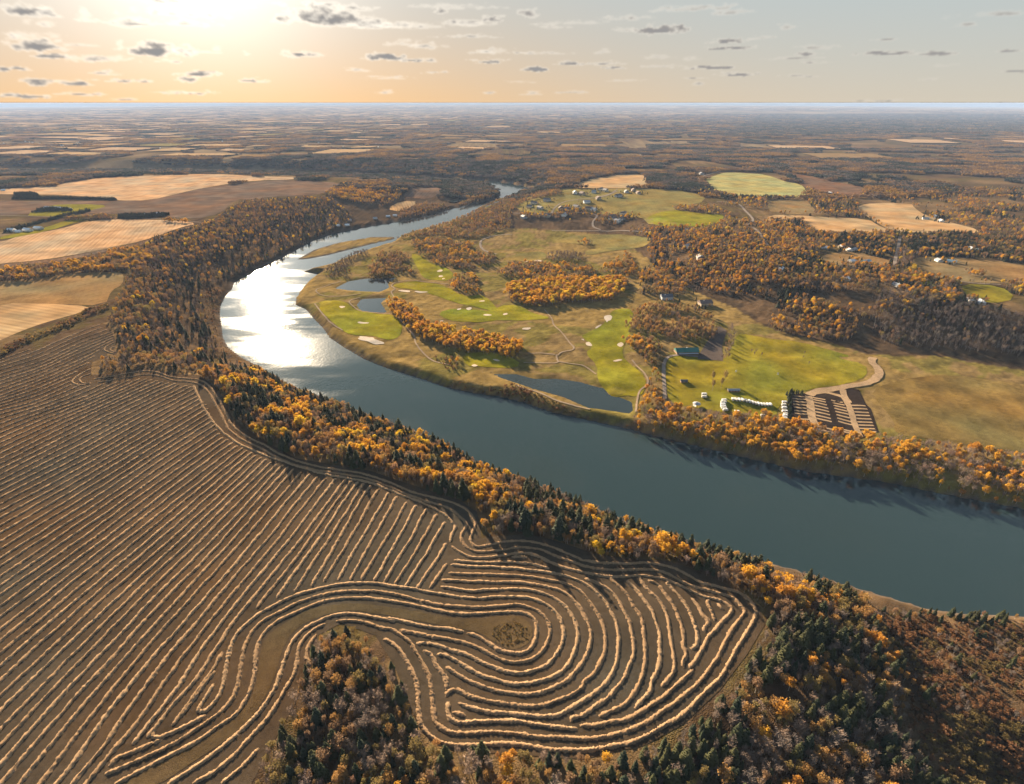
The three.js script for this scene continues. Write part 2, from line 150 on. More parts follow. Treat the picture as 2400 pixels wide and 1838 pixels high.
const COVER = [['grass_waterway','waterway',0.2,[-196,-152,-183,-162,-168,-172,-153,-185,-149,-194,-148,-203,-153,-222,-156,-236,-154,-243,-145,-253,-135,-262,-116,-266,-97,-266,-57,-258,-66,-261,-46,-255,-27,-253,-7,-256,5,-256,13,-249,13,-238,7,-232,-1,-230,-10,-235,-21,-243,-29,-245,-58,-251,-85,-257,-88,-257,-106,-261,-121,-258,-134,-251,-141,-242,-142,-229,-140,-216,-140,-202,-143,-188,-150,-177,-164,-164,-177,-152]],
 ['stubble_field','tan',0.12,[-1115,-622,-977,-686,-866,-901,-770,-895,-701,-883,-693,-857,-718,-808,-727,-774,-728,-733,-748,-489,-706,-336]],
 ['pasture','straw',0.12,[-1357,-838,-971,-1029,-916,-1045,-855,-1086,-791,-1095,-766,-1078,-724,-1007,-722,-970,-678,-886,-770,-895,-866,-901,-985,-693,-1133,-634]],
 ['stubble_field','peach',0.12,[-1526,-1087,-1238,-1356,-1255,-1450,-1208,-1509,-1216,-1642,-1113,-1660,-968,-1642,-879,-1598,-901,-1540,-900,-1382,-944,-1296,-982,-1219,-1030,-1178,-1076,-1159,-1327,-924]],
 ['tilled_field','brown',0.12,[-894,-1528,-870,-1573,-862,-1479,-875,-1344,-926,-1267,-956,-1183,-1004,-1144,-1057,-1135,-1072,-1153,-1025,-1172,-977,-1212,-939,-1288,-895,-1373]],
 ['stubble_field','peach',0.12,[-2317,-2109,-1992,-2316,-1853,-2386,-1901,-2478,-1848,-2685,-1592,-2801,-1376,-2810,-1178,-2721,-950,-2685,-947,-2598,-1119,-2578,-1218,-2368,-1244,-2204,-1253,-2006,-1366,-2006,-1408,-2059,-1763,-2173]],
 ['tilled_field','brown',0.12,[-2364,-2010,-1760,-1994,-1358,-1994,-1249,-1999,-1239,-2194,-1212,-2358,-1102,-2537,-970,-2590,-683,-2471,-701,-2204,-728,-2148,-876,-2087,-896,-2033,-974,-2033,-886,-1755,-927,-1660,-1015,-1697,-1208,-1755,-1365,-1755,-1475,-1755,-1505,-1726,-1540,-1726,-1940,-1622]],
 ['farmyard_lawn','lawn',0.3,[-1462,-1716,-1535,-1908,-1444,-1932,-1320,-1903,-1325,-1797,-1340,-1716,-1396,-1697]],
 ['farmyard_lawn','lawn',0.3,[-1281,-1465,-1262,-1548,-1284,-1642,-1231,-1663,-1232,-1607,-1221,-1494,-1259,-1382,-1292,-1422]],
 ['stubble_field','tan',0.12,[-442,-2019,-412,-2172,-349,-2189,-380,-1985]],
 ['terraced_field','brown',0.12,[-424,-2248,-413,-2467,-317,-2648,-284,-2358,-322,-2251,-396,-2210]],
 ['stubble_field','tan',0.12,[223,-2333,329,-2598,497,-2801,618,-2825,597,-2598,553,-2351,416,-2316]],
 ['hay_meadow','pale',0.12,[821,-2557,959,-2777,1040,-2885,1123,-2850,1200,-2777,1172,-2525,1199,-2440,1141,-2267,1046,-2073,918,-2087,806,-2115,769,-2267,772,-2333]],
 ['stubble_field','tan',0.12,[1149,-1908,1220,-1956,1350,-1956,1297,-1862,1238,-1716,1239,-1642,1246,-1494,1168,-1450,1036,-1479,1015,-1494,1011,-1540,1053,-1697,1100,-1840]],
 ['stubble_field','tan',0.12,[770,-1726,840,-1726,901,-1706,927,-1687,1037,-1669,1003,-1537,1004,-1476,883,-1479,784,-1509,840,-1642,777,-1660,721,-1607]],
 ['pasture','straw',0.12,[896,-2033,1027,-2033,966,-1840,932,-1755,845,-1735,827,-1776,799,-1797]],
 ['pasture','straw',0.12,[872,-1208,948,-1219,1045,-1178,1111,-1140,1024,-1037,916,-1014,840,-1029,805,-1078,820,-1131]],
 ['garden_lawn','lawn',0.12,[838,-1014,905,-999,872,-923,803,-894,794,-936]],
 ['garden_lawn','lawn',0.12,[776,-1037,795,-1029,754,-937,738,-944,754,-999]],
 ['pasture','straw',0.12,[681,-1229,772,-1273,807,-1198,810,-1178,773,-1140,649,-1149]],
 ['pasture','brownmeadow',0.12,[1306,-3035,1365,-2777,1383,-2478,1414,-2333,1253,-2087,1169,-2087,1166,-2235,1156,-2300,1325,-2875]],
 ['terrace_lawn','olive',0.12,[220,-2300,545,-2316,683,-2235,687,-2006,503,-1840,530,-1735,539,-1540,396,-1602,391,-1762,265,-1859,199,-1966,115,-1884,0,-1985,47,-2322]],
 ['valley_meadow','meadow',0.12,[475,-653,527,-681,606,-703,671,-681,678,-653,793,-551,694,-460,558,-506,526,-513,475,-532,441,-542,458,-574,464,-614]],
 ['driving_range','lawn',0.12,[231,-759,252,-768,311,-742,346,-809,375,-859,390,-848,420,-833,461,-818,490,-785,513,-763,483,-763,515,-734,495,-695,457,-670,404,-659,389,-653,364,-646,350,-614,334,-611,318,-574,275,-588,237,-602,221,-608,201,-620,206,-666]],
 ['fairway','fairway',0.22,[-367,-998,-350,-1033,-320,-1019,-280,-966,-241,-953,-214,-947,-186,-894,-183,-840,-195,-825,-216,-835,-227,-846,-267,-851,-284,-872,-322,-923]],
 ['fairway','fairway',0.22,[-256,-1397,-238,-1397,-191,-1305,-167,-1284,-148,-1264,-127,-1205,-135,-1160,-174,-1169,-196,-1187,-220,-1274]],
 ['fairway','fairway',0.22,[-250,-1134,-233,-1151,-197,-1160,-134,-1126,-101,-1055,-56,-1070,-19,-959,-64,-992,-110,-1019,-161,-1070,-201,-1101,-238,-1109]],
 ['fairway','fairway',0.22,[-136,-959,-107,-985,-74,-978,-41,-972,0,-959,29,-932,59,-920,-12,-920,-73,-908,-115,-920]],
 ['fairway','fairway',0.22,[0,-1019,42,-953,72,-928,41,-920,0,-917,-40,-934,-61,-953]],
 ['fairway','fairway',0.22,[178,-959,195,-982,224,-975,204,-894,190,-840,178,-816,165,-765,175,-734,186,-688,174,-646,160,-633,151,-639,131,-636,125,-653,117,-681,124,-734,110,-772,127,-799,114,-843,114,-846,133,-872,156,-894]],
 ['fairway','fairway',0.22,[-76,-772,-47,-781,-23,-772,12,-746,7,-722,-44,-726,-68,-730]],
 ['fairway','olive',0.2,[102,-1528,189,-1634,303,-1630,377,-1528,362,-1473,306,-1460,259,-1434,187,-1385,186,-1434,231,-1473,164,-1514]],
 ['fairway','fairway',0.2,[397,-1723,505,-1818,540,-1797,601,-1735,647,-1735,568,-1573,445,-1545,400,-1625]],
 ['fairway','olive',0.2,[0,-1385,60,-1434,89,-1409,79,-1327,0,-1327,-26,-1350]],
 ['putting_green','green',0.34,[-369,-1019,-358,-1030,-344,-1023,-342,-1005,-350,-995,-362,-1002]],
 ['putting_green','green',0.34,[131,-659,143,-663,152,-653,147,-643,136,-639,128,-646]],
 ['putting_green','green',0.34,[-49,-763,-35,-766,-31,-751,-45,-746]],
 ['putting_green','green',0.34,[-229,-1143,-210,-1147,-197,-1126,-217,-1113]]];
const BUNKERS = [[-253,-840,-246,-846,-234,-840,-225,-835,-220,-828,-204,-816,-205,-810,-220,-811,-237,-821],
 [-324,-992,-318,-998,-310,-992,-313,-980],
 [-269,-911,-262,-912,-248,-908,-250,-902,-265,-905],
 [-171,-1244,-163,-1256,-156,-1239,-166,-1229],
 [-164,-1205,-155,-1207,-151,-1196,-159,-1191],
 [-152,-1179,-146,-1182,-145,-1173,-150,-1172],
 [-235,-1093,-222,-1097,-204,-1089,-204,-1078,-222,-1084],
 [-201,-1089,-187,-1089,-167,-1084,-180,-1074],
 [-103,-978,-96,-988,-93,-982,-99,-971],
 [-87,-985,-79,-995,-74,-985,-80,-973],
 [-64,-1026,-54,-1031,-52,-1023,-61,-1019],
 [-55,-947,-45,-953,-34,-945,-44,-938],
 [-18,-950,-9,-959,-7,-950,-15,-941],
 [-129,-917,-119,-921,-120,-911],
 [16,-880,32,-883,29,-873,18,-872],
 [160,-934,177,-953,179,-941,174,-923,166,-908,161,-914],
 [140,-885,155,-902,152,-894,142,-880],
 [110,-833,115,-833,116,-825],
 [115,-816,125,-821,126,-801,117,-801],
 [163,-806,173,-821,178,-816,171,-797],
 [149,-748,162,-757,164,-751,151,-744],
 [-30,-751,-23,-751,-16,-746,-22,-743],
 [-60,-732,-53,-734,-48,-726,-56,-724],
 [51,-1338,68,-1344,76,-1327,56,-1322],
 [28,-1327,42,-1327,36,-1314]];
const WAYS = [['cart_path',2.6,'path',[60,-978,70,-928,72,-894,84,-851,91,-816,96,-792,92,-785,77,-779,67,-765,67,-772,67,-751,68,-742,61,-738,41,-738,17,-740]],
 ['cart_path',2.6,'path',[69,-744,84,-738,102,-732,112,-718,118,-703]],
 ['cart_path',2.6,'path',[23,-777,43,-777,65,-770]],
 ['cart_path',2.6,'path',[-365,-1160,-387,-1126,-399,-1101,-384,-1070,-357,-1055,-321,-1059,-301,-1070]],
 ['cart_path',2.6,'path',[-297,-1048,-310,-1033,-311,-1019,-295,-992,-276,-969,-253,-959,-220,-953]],
 ['cart_path',2.6,'path',[-135,-1138,-171,-1151,-218,-1164,-246,-1151,-251,-1126,-239,-1101,-243,-1086,-231,-1048]],
 ['cart_path',2.6,'path',[-207,-944,-179,-886,-161,-848,-152,-813,-135,-777,-114,-746,-86,-730]],
 ['cart_path',2.6,'path',[178,-751,187,-688,181,-666,170,-653,161,-627,153,-596]],
 ['cart_path',2.6,'path',[-375,-1012,-346,-959,-313,-905,-284,-872]],
 ['gravel_road',7,'gravel',[604,-1319,650,-1540,634,-1548,675,-1607,699,-1660,729,-1797,753,-1932,734,-1968,699,-1981]],
 ['gravel_road',8,'gravel',[696,-2158,742,-2251,775,-2404,813,-2598,884,-2730,985,-2875,1064,-3007]],
 ['lane',6,'gravel',[131,-1902,152,-1983,181,-2037,232,-2064,291,-2068,339,-2115,402,-2235]],
 ['lane',6,'gravel',[0,-1940,77,-1904,154,-1898,229,-1880,270,-1842,249,-1759,247,-1712,263,-1679]],
 ['lane',6,'gravel',[118,-1683,208,-1681,307,-1652,385,-1565]],
 ['lane',6,'gravel',[0,-1634,-47,-1618,-79,-1572,-85,-1500,-70,-1434,-39,-1397]],
 ['lane',5,'gravel',[291,-2068,310,-2088,352,-2144,410,-2283]],
 ['country_road',7,'gravel',[788,-1131,817,-1178,881,-1273,928,-1344,979,-1422]],
 ['country_road',7,'gravel',[672,-3090,777,-3632,983,-4633]],
 ['farm_track',4,'gravel',[846,-1026,873,-1014,910,-1007]],
 ['farm_track',4,'gravel',[-1536,-1720,-1420,-1706,-1351,-1697]],
 ['farm_track',4,'gravel',[-1159,-1678,-1051,-1669,-878,-1610]],
 ['farm_track',4,'path',[-476,4276,-269,3291,-148,2805]],
 ['farm_track',3,'path',[5,-670,15,-659,29,-653,60,-623,97,-602]],
 ['gravel_drive',11,'sand',[540,-759,528,-742,524,-722,516,-703,495,-681,477,-670,453,-663,426,-656,403,-651,387,-639]],
 ['gravel_drive',9,'sand',[385,-636,377,-614,368,-593,361,-574,358,-563]],
 ['gravel_drive',7,'sand',[394,-644,410,-648,421,-643,428,-633,424,-614,415,-588,404,-560,397,-537]],
 ['gravel_drive',8,'sand',[439,-654,432,-636,427,-617]],
 ['access_road',5,'gravel',[196,-627,205,-666,215,-710,224,-742,234,-759,248,-766,279,-763]]];
const CAMP_SOIL = [363,-639,387,-646,405,-654,451,-659,460,-653,447,-614,446,-602,424,-547,396,-534,370,-544,356,-565,336,-574];
const CAMP_LANES = [[363.6,-636.2,381,-633],[360.9,-629.1,378,-625],[358.2,-621.9,375.4,-617.9],[355.4,-614.2,372.7,-610.5],[352.5,-606.6,369.8,-603],[349.8,-599.1,367.1,-595.6],[347.3,-591.9,364.6,-589],[342.3,-577.7,359.3,-576.3],[385.6,-633,401.2,-625],[383.6,-627.2,398.4,-617.9],[381,-620.3,395.9,-610.5],[378.4,-611.7,393.4,-602.1],[375.9,-603.6,390.3,-593.9],[372.8,-595.6,387.5,-586.1],[369.9,-587.5,384.3,-577.7],[367.2,-579.6,381.5,-570.2],[359,-561.3,375.6,-553.4],[358.5,-556,372.6,-546.2],[408.7,-625,420.4,-618.8],[407,-618.8,418.5,-611.1],[404.6,-611.1,416.3,-602.7],[401.9,-603.6,413.4,-594.8],[398.8,-595.6,411,-587.5],[396,-587.5,407.9,-579.1],[392.9,-579.6,405.5,-570.8],[390.1,-572.1,402.5,-563.5],[384.5,-556,395.9,-546.9],[382.4,-550.8,394.5,-543.1],[424.8,-610.5,443.6,-608.7],[423.9,-602.1,441.1,-600.3],[420.5,-593.9,438.2,-592.1],[417.1,-586.1,435.3,-584.7],[413.9,-578.5,432.7,-576.8],[411,-570.8,429.8,-569.4],[408.3,-563.2,427,-562.1],[404.8,-555.2,423.8,-554.2],[401.6,-546.9,420.9,-546.9]];
const GRAVEL_LOT = [279,-763,312,-823,355,-891,359,-869,331,-809,312,-748,276,-753];
const WOODS = [['golf gold',6,[-242,-1029,-213,-1029,-170,-960,-140,-896,-71,-864,-2,-828,20,-809,22,-764,-2,-746,-46,-772,-82,-781,-141,-823,-174,-870,-202,-922,-227,-974]],
 ['russet',5.5,[-331,-1221,-334,-1404,-309,-1417,-259,-1382,-234,-1279,-208,-1200,-264,-1186,-313,-1176]],
 ['bare',7,[-425,-1229,-414,-1312,-395,-1405,-372,-1443,-357,-1380,-383,-1323,-360,-1210,-390,-1182]],
 ['gold',6,[-276,-1524,-225,-1568,-157,-1539,-106,-1496,-87,-1417,-41,-1392,-34,-1312,-77,-1249,-116,-1239,-150,-1279,-185,-1301,-230,-1380,-262,-1456]],
 ['russet',6.5,[-323,-1568,-293,-1647,-204,-1808,-154,-1932,-125,-2124,0,-2403,190,-2271,182,-2163,43,-2128,0,-1962,0,-1715,-64,-1615,-95,-1568,-194,-1583,-260,-1583]],
 ['gold',6,[-136,-1173,-114,-1210,-75,-1200,-61,-1080,-90,-1057,-128,-1112]],
 ['gold',6,[0,-1312,97,-1312,190,-1279,185,-1200,112,-1155,0,-1173,-39,-1210]],
 ['golf gold',6,[0,-1138,88,-1173,191,-1173,251,-1182,240,-1112,196,-1021,110,-1007,43,-987,0,-1014,-14,-1057,-12,-1121]],
 ['gold',6,[189,-1229,226,-1301,297,-1417,289,-1259,277,-1200,205,-1200]],
 ['bare',7,[88,-1392,134,-1417,181,-1392,172,-1312,89,-1312]],
 ['gold',7,[178,-1524,208,-1568,222,-1524,213,-1482,179,-1476]],
 ['mixed',6,[274,-1210,362,-1345,394,-1241,448,-1240,517,-1248,591,-1289,691,-1380,670,-1248,656,-1209,555,-1079,509,-1021,478,-1000,458,-1029,416,-1048,385,-1082,336,-1056,252,-1056]],
 ['mixed',6,[382,-1602,428,-1542,522,-1489,500,-1403,534,-1390,660,-1459,586,-1278,517,-1302,470,-1243,446,-1246,421,-1292,392,-1389,358,-1302,327,-1312,355,-1467]],
 ['russet',6,[228,-979,265,-1003,334,-991,362,-933,354,-890,329,-832,276,-814,237,-832,210,-851,185,-832,190,-890]],
 ['gold',6,[178,-832,231,-851,233,-788,213,-733,202,-664,190,-610,157,-594,159,-627,195,-690,195,-718,189,-764,175,-796]],
 ['riverside',5.5,[152,-595,194,-607,246,-587,317,-587,328,-567,352,-567,386,-540,435,-533,468,-523,518,-504,552,-500,678,-447,591,-368,489,-424,441,-433,379,-461,309,-480,257,-503,213,-526,172,-546,142,-563]],
 ['brush',4.5,[-355,-944,-303,-860,-254,-793,-206,-743,-118,-690,-70,-677,-17,-658,6,-673,59,-618,103,-583,142,-568,139,-553,101,-568,53,-596,-22,-637,-91,-661,-176,-718,-267,-803,-310,-860]],
 ['gold',6,[507,-979,537,-991,558,-961,589,-927,615,-912,596,-875,522,-810,467,-830,443,-861,428,-872,448,-920]],
 ['grey',7,[653,-983,695,-975,746,-927,792,-881,829,-857,1071,-827,943,-690,754,-749,722,-761,660,-784,581,-802,583,-839]],
 ['russet',6,[515,-1103,569,-1069,623,-1040,637,-1026,684,-1031,673,-992,644,-974,612,-975,525,-1012,495,-1045]],
 ['spruce',6,[785,-1390,856,-1431,920,-1390,906,-1338,854,-1256,800,-1278,777,-1326]],
 ['spruce',5,[597,-1138,669,-1129,764,-1116,753,-1098,655,-1102,584,-1111]],
 ['spruce',6,[943,-1338,1029,-1338,1022,-1234,1000,-1207,924,-1223,904,-1256]],
 ['mixed',6.5,[741,-1656,837,-1637,787,-1459,672,-1213,586,-1116,522,-1121]],
 ['dark',6.5,[995,-1431,1123,-1474,1264,-1390,1570,-1380,1195,-1014,1070,-1153,1038,-1172,1038,-1256,1045,-1302,929,-1326]],
 ['bare',6,[883,-1278,922,-1302,879,-1213,806,-1107,781,-1116]],
 ['mixed',6.5,[767,-1474,992,-1459,957,-1403,769,-1377,773,-1431]],
 ['gold',7,[908,-1098,945,-1089,907,-1047,884,-1055]],
 ['mixed',6.5,[708,-1072,776,-1089,756,-1039,801,-1039,742,-928,715,-942,714,-959,706,-993,673,-992]],
 ['dark',6,[906,-1001,932,-1008,879,-905,859,-905]],
 ['mixed',6,[814,-1039,831,-1031,793,-951,762,-910,747,-917,765,-964]],
 ['hedge',4,[-681,-678,-704,-706,-704,-747,-690,-773,-694,-818,-694,-866,-679,-895,-661,-874,-671,-835,-665,-788,-679,-759,-682,-719]],
 ['gold',5.5,[-1255,-1072,-1039,-1116,-1016,-1125,-953,-1153,-932,-1182,-909,-1223,-908,-1267,-885,-1290,-852,-1302,-781,-1216,-754,-1167,-770,-1098,-788,-1093,-855,-1089,-891,-1059,-923,-1027,-961,-1020,-1141,-961]],
 ['bluff',6.3,[-864,-1256,-875,-1351,-876,-1445,-851,-1544,-856,-1656,-895,-1815,-910,-1980,-884,-2006,-779,-2051,-653,-2096,-525,-1894,-510,-1833,-534,-1680,-580,-1469,-595,-1279,-607,-1219,-618,-1160,-628,-1110,-597,-1030,-522,-909,-445,-778,-418,-750,-357,-700,-304,-641,-274,-617,-278,-568,-330,-599,-359,-618,-393,-633,-431,-634,-466,-650,-485,-626,-508,-621,-523,-634,-535,-666,-527,-680,-544,-714,-580,-763,-629,-817,-651,-863,-683,-937,-738,-1043,-772,-1104]],
 ['gold',6,[-706,-2162,-700,-2445,-566,-2388,-432,-2350,-418,-2212,-456,-2048,-552,-2042,-658,-2115]],
 ['russet',6.5,[-398,-1980,-324,-2169,-232,-2123,-227,-2073,-295,-1954,-367,-1848]],
 ['russet',7,[-170,-2415,-121,-2637,-59,-2453,-67,-2355,-129,-2205,-189,-2124,-207,-2176,-157,-2286]],
 ['spruce',5,[-1781,-2073,-1615,-2073,-1390,-2045,-1368,-2011,-1585,-2032,-1749,-2032]],
 ['spruce',5,[-1858,-2174,-1813,-2190,-1751,-2159,-1707,-2101,-1791,-2101]],
 ['spruce',5,[-1476,-1762,-1500,-1837,-1433,-1848,-1384,-1815,-1366,-1789,-1441,-1783]],
 ['spruce',5,[-1346,-1656,-1350,-1732,-1329,-1815,-1311,-1789,-1319,-1693,-1326,-1585,-1314,-1489,-1315,-1459,-1336,-1489,-1342,-1585]],
 ['spruce',5,[-1155,-1674,-1182,-1722,-1044,-1752,-1022,-1712,-1110,-1656]],
 ['spruce',5,[-882,-1364,-896,-1417,-859,-1403,-813,-1326,-854,-1320]],
 ['spruce',5,[-876,-1445,-854,-1544,-835,-1506,-853,-1403]],
 ['gold',6,[-1011,-1656,-902,-1620,-889,-1594,-987,-1611]],
 ['russet',5,[-1312,-1674,-1183,-1712,-1147,-1656,-1279,-1637]],
 ['face',5,[-652,-1142,-575,-1096,-545,-987,-496,-883,-461,-820,-406,-755,-432,-759,-522,-909,-597,-1030]],
 ['shorespruce',4,[284,-290,378,-288,449,-264,441,-257,371,-279,280,-280]],
 ['spruce',3.5,[360,-645,383,-645,379,-638,361,-636,334,-569,330,-569]],
 ['bare',6,[310,-754,341,-823,376,-897,381,-886,345,-799,317,-744]],
 ['bare',9,[357,-785,373,-785,380,-759,366,-754]],
 ['bare',9,[438,-776,447,-776,435,-721,425,-717]],
 ['brush',6,[-119,-763,-81,-763,-76,-710,-97,-721]],
 ['gold',7,[-93,-742,-79,-763,-74,-725,-85,-713]],
 ['wedge',4.6,[-123,-198,-122,-214,-123,-234,-119,-241,-109,-244,-94,-241,-81,-228,-68,-214,-61,-201,-57,-188,-52,-180,-43,-173,-33,-170,0,-167,36,-165,57,-167,61,-141,-129,-141,-126,-164]],
 ['bank',4.4,[-392,-614,-360,-600,-322,-551,-292,-508,-246,-468,-204,-439,-158,-426,-129,-418,-99,-402,-66,-386,-45,-376,-27,-359,-22,-331,-10,-330,13,-333,33,-326,63,-310,88,-307,122,-304,149,-282,169,-264,209,-310,206,-332,176,-344,141,-348,96,-388,49,-423,0,-452,-45,-485,-76,-519,-123,-549,-175,-579,-237,-617,-286,-648,-328,-684,-365,-719]],
 ['ravine',4.4,[169,-264,165,-245,145,-223,120,-198,96,-181,73,-170,60,-162,60,-138,219,-144,218,-166,219,-188,240,-216,252,-241,256,-264,267,-300,235,-320,218,-331]],
 ['scrub',3.6,[271,-290,372,-280,441,-257,326,-147,219,-144,218,-166,223,-191,243,-217,255,-241]]];
const HOUSE_SPOTS = {farm: [-1318,-1491,-1290,-1479,-1266,-1517,-1277,-1494,-1481,-1840,-1467,-1851,-1434,-1829,-1398,-1822,-866,-1382,-1101,-1726,-1077,-1745,-1957,-2251,-521,-1831,-510,-1760,-536,-1748,-446,-1864,-412,-1904,-393,-1926,-1074,-2777],
 estate: [79,-2066,126,-2086,258,-2144,307,-2188,344,-2267,381,-2087,304,-2044,258,-1999,217,-1947,184,-1926,256,-1909,269,-1895,311,-1771,338,-1757,464,-2235,425,-1346,426,-1254,300,-1040,364,-1005,702,-2875,810,-2753,895,-2801,622,-2404,679,-2440,61,-2010,96,-1969,165,-1941,234,-2168,356,-2229,431,-2198,469,-2167,170,-1859,114,-1857,38,-1851,315,-1793,321,-1740,349,-1802,721,-2351,504,-1450,464,-1479],
 right: [767,-1301,770,-1273,783,-1278,750,-1168,723,-1173,724,-1296,910,-1178,929,-1166,1016,-1363,1046,-1382,1058,-1284,1061,-1267,544,-1109,640,-1041,710,-999,716,-961,784,-912,794,-903,1201,-1660,999,-1885,1184,-2173,1221,-1624,1176,-1356,1177,-1344,1253,-1697]};
const TRAILERS = [282.6,-625,286.3,-624.4,290.1,-623.5,294.2,-622.5,297.8,-620.3,301.5,-619.1,304.9,-617.2,307.9,-615.4,311.2,-614.2,314.6,-612.9,317.9,-611.7,321.6,-611.4,325.4,-611.7];
const TRAILERS_MORE = [270.6,-621.9,268.1,-616.6,265.7,-611.7,264.4,-606.6,263.9,-602.1,263.9,-597.7,344.7,-615.7,341.3,-609.6,339.2,-603,336.4,-594.8,334.1,-587.5,331.3,-582.4,328.2,-576.3,248.2,-631.4,250.7,-639.4,276.7,-593.3,305,-583.3];
const LONE_TREES = [274.5,-680.5,291.3,-680.5,279.5,-659.5,265.6,-652.7];
const LODGE_SPOT = [265.5,-777.4];
const WASHHOUSE_SPOT = [352.6,-549.5];
const PAVILION_SPOT = [231.9,-610.5];
const SHED_SPOT = [292.8,-651];
const CABIN_SPOT = [234.3,-676.9];
const BOARDS_SPOT = [316,-707.2,371.3,-698.1];
const CARS_SPOT = [232.4,-759,259.1,-751.4,269.6,-687.8,260.8,-662.2,251.9,-641.1,281.5,-636.2,524.1,-914.5];
const KNOLL_SPOT = [-1,-242.2];

const pairs = (a) => { const o = []; for (let i = 0; i < a.length; i += 2) o.push([a[i], a[i + 1]]); return o; };
function makeArea(flat) {            // signed distance: negative inside
  const P = pairs(flat), n = P.length;
  let x0 = 1e9, x1 = -1e9, z0 = 1e9, z1 = -1e9;
  for (const [x, z] of P) { x0 = Math.min(x0, x); x1 = Math.max(x1, x); z0 = Math.min(z0, z); z1 = Math.max(z1, z); }
  const inside = (x, z) => {
    if (x < x0 || x > x1 || z < z0 || z > z1) return false;
    let c = false;
    for (let i = 0, j = n - 1; i < n; j = i++) { const a = P[i], b = P[j]; if ((a[1] > z) !== (b[1] > z) && x < (b[0] - a[0]) * (z - a[1]) / (b[1] - a[1]) + a[0]) c = !c; }
    return c;
  };
  const edge = (x, z) => {
    let m = 1e18;
    for (let i = 0, j = n - 1; i < n; j = i++) { const ax = P[j][0], az = P[j][1], dx = P[i][0] - ax, dz = P[i][1] - az, t = clamp(((x - ax) * dx + (z - az) * dz) / (dx * dx + dz * dz + 1e-9)), ex = x - ax - dx * t, ez = z - az - dz * t, d = ex * ex + ez * ez; if (d < m) m = d; }
    return Math.sqrt(m);
  };
  return { P, x0, x1, z0, z1, inside, edge, out: (x, z) => inside(x, z) ? 0 : edge(x, z), sd: (x, z) => inside(x, z) ? -edge(x, z) : edge(x, z) };
}
const river = makeArea([...SHORE_LEFT, ...SHORE_RIGHT]), valley = makeArea([...SHORE_LEFT, ...VALLEY_FOOT]), ravine = makeArea(RAVINE_FOOT), highs = PLATEAU.map(makeArea), bar = makeArea(SANDBAR);
const ponds = PONDS.map(makeArea), field = makeArea(FIELD);
function baseHeight(x, z) {
  let dh = 1e9; for (const h of highs) { dh = Math.min(dh, h.out(x, z)); if (dh <= 0) return 0; }
  const dl = Math.min(valley.out(x, z), river.out(x, z), ravine.out(x, z));
  if (dl <= 0) return -38;
  const t = dl / (dl + dh); return -38 * (1 - t * t * (3 - 2 * t));
}
const pondLevel = ponds.map((p) => { let x = 0, z = 0; for (const q of p.P) { x += q[0]; z += q[1]; } return baseHeight(x / p.P.length, z / p.P.length) - 1.6; });
function trueHeight(x, z) {
  let h = baseHeight(x, z);
  const d = Math.hypot(x, z), flat = h > -0.5 ? 0.35 : h < -37.5 ? 1.5 : 3.0, mound = h < -37.5 ? 1.1 : 0;
  if (d < 6000) h += (fbm(x / 55, z / 55, 3) - 0.5) * 2 * flat * (field.inside(x, z) ? 0.3 : 1) + (mound && d < 2000 ? (fbm(x / 26 + 60, z / 26, 2) - 0.5) * 2.6 * mound : 0);
  if (d > 2500) h += (fbm(x / 900 + 7, z / 900, 3) - 0.45) * 26 * smooth(3200, 7000, d);
  if (d > 12000) { const az = Math.atan2(x, -z) * 180 / Math.PI; h += smooth(14000, 34000, d) * (200 - 150 * Math.min(2, (az / 42) ** 2)); }   // a low upland closes the horizon
  if (x > river.x0 - 60 && x < river.x1 + 60 && z > river.z0 - 60 && z < river.z1 + 60) {
    const s = river.sd(x, z);
    if (s < 40) h = Math.min(h, -45 + (s > 0 ? s * 0.8 : s * 0.25));
    if (s < -6) h = Math.max(h, -48);
    if (x > bar.x0 - 30 && x < bar.x1 + 30 && z > bar.z0 - 30 && z < bar.z1 + 30) { const b = bar.sd(x, z); if (b < 6) h = Math.max(h, -45 + Math.min(1.3, -b * 0.09)); }
  }
  ponds.forEach((p, k) => { if (x > p.x0 - 30 && x < p.x1 + 30 && z > p.z0 - 30 && z < p.z1 + 30) { const s = p.sd(x, z); if (s < 14) h = Math.min(h, pondLevel[k] + (s > 0 ? s * 0.22 : s * 0.15)); } });
  return h;
}
/* the sheet of ground: a grid that is fine near the river bend and widens towards the horizon */
const lines = (a, b, step, far0, far1, grow) => { const o = []; for (let x = a; x <= b; x += step) o.push(x); let s = step, x = o[o.length - 1]; while (x < far1) { s = Math.min(s * grow, 1500); x += s; o.push(x); } s = step; x = a; const l = []; while (x > far0) { s = Math.min(s * grow, 1500); x -= s; l.unshift(x); } return [...l, ...o]; };
const GX = lines(-780, 700, 6, -36000, 36000, 1.05), GZ = lines(-1250, -110, 6, -36000, 900, 1.045);
const NX = GX.length, NZ = GZ.length, GH = new Float32Array(NX * NZ);
for (let j = 0; j < NZ; j++) for (let i = 0; i < NX; i++) GH[j * NX + i] = trueHeight(GX[i], GZ[j]);
const find = (A, v) => { let a = 0, b = A.length - 2; while (a < b) { const m = (a + b + 1) >> 1; if (A[m] <= v) a = m; else b = m - 1; } return a; };
function groundY(x, z) {
  const i = find(GX, x), j = find(GZ, z), u = clamp((x - GX[i]) / (GX[i + 1] - GX[i])), v = clamp((z - GZ[j]) / (GZ[j + 1] - GZ[j])), o = j * NX + i;
  const a = GH[o], b = GH[o + 1], c = GH[o + NX], d = GH[o + NX + 1];
  return u + v <= 1 ? a + (b - a) * u + (c - a) * v : d + (c - d) * (1 - u) + (b - d) * (1 - v);
}

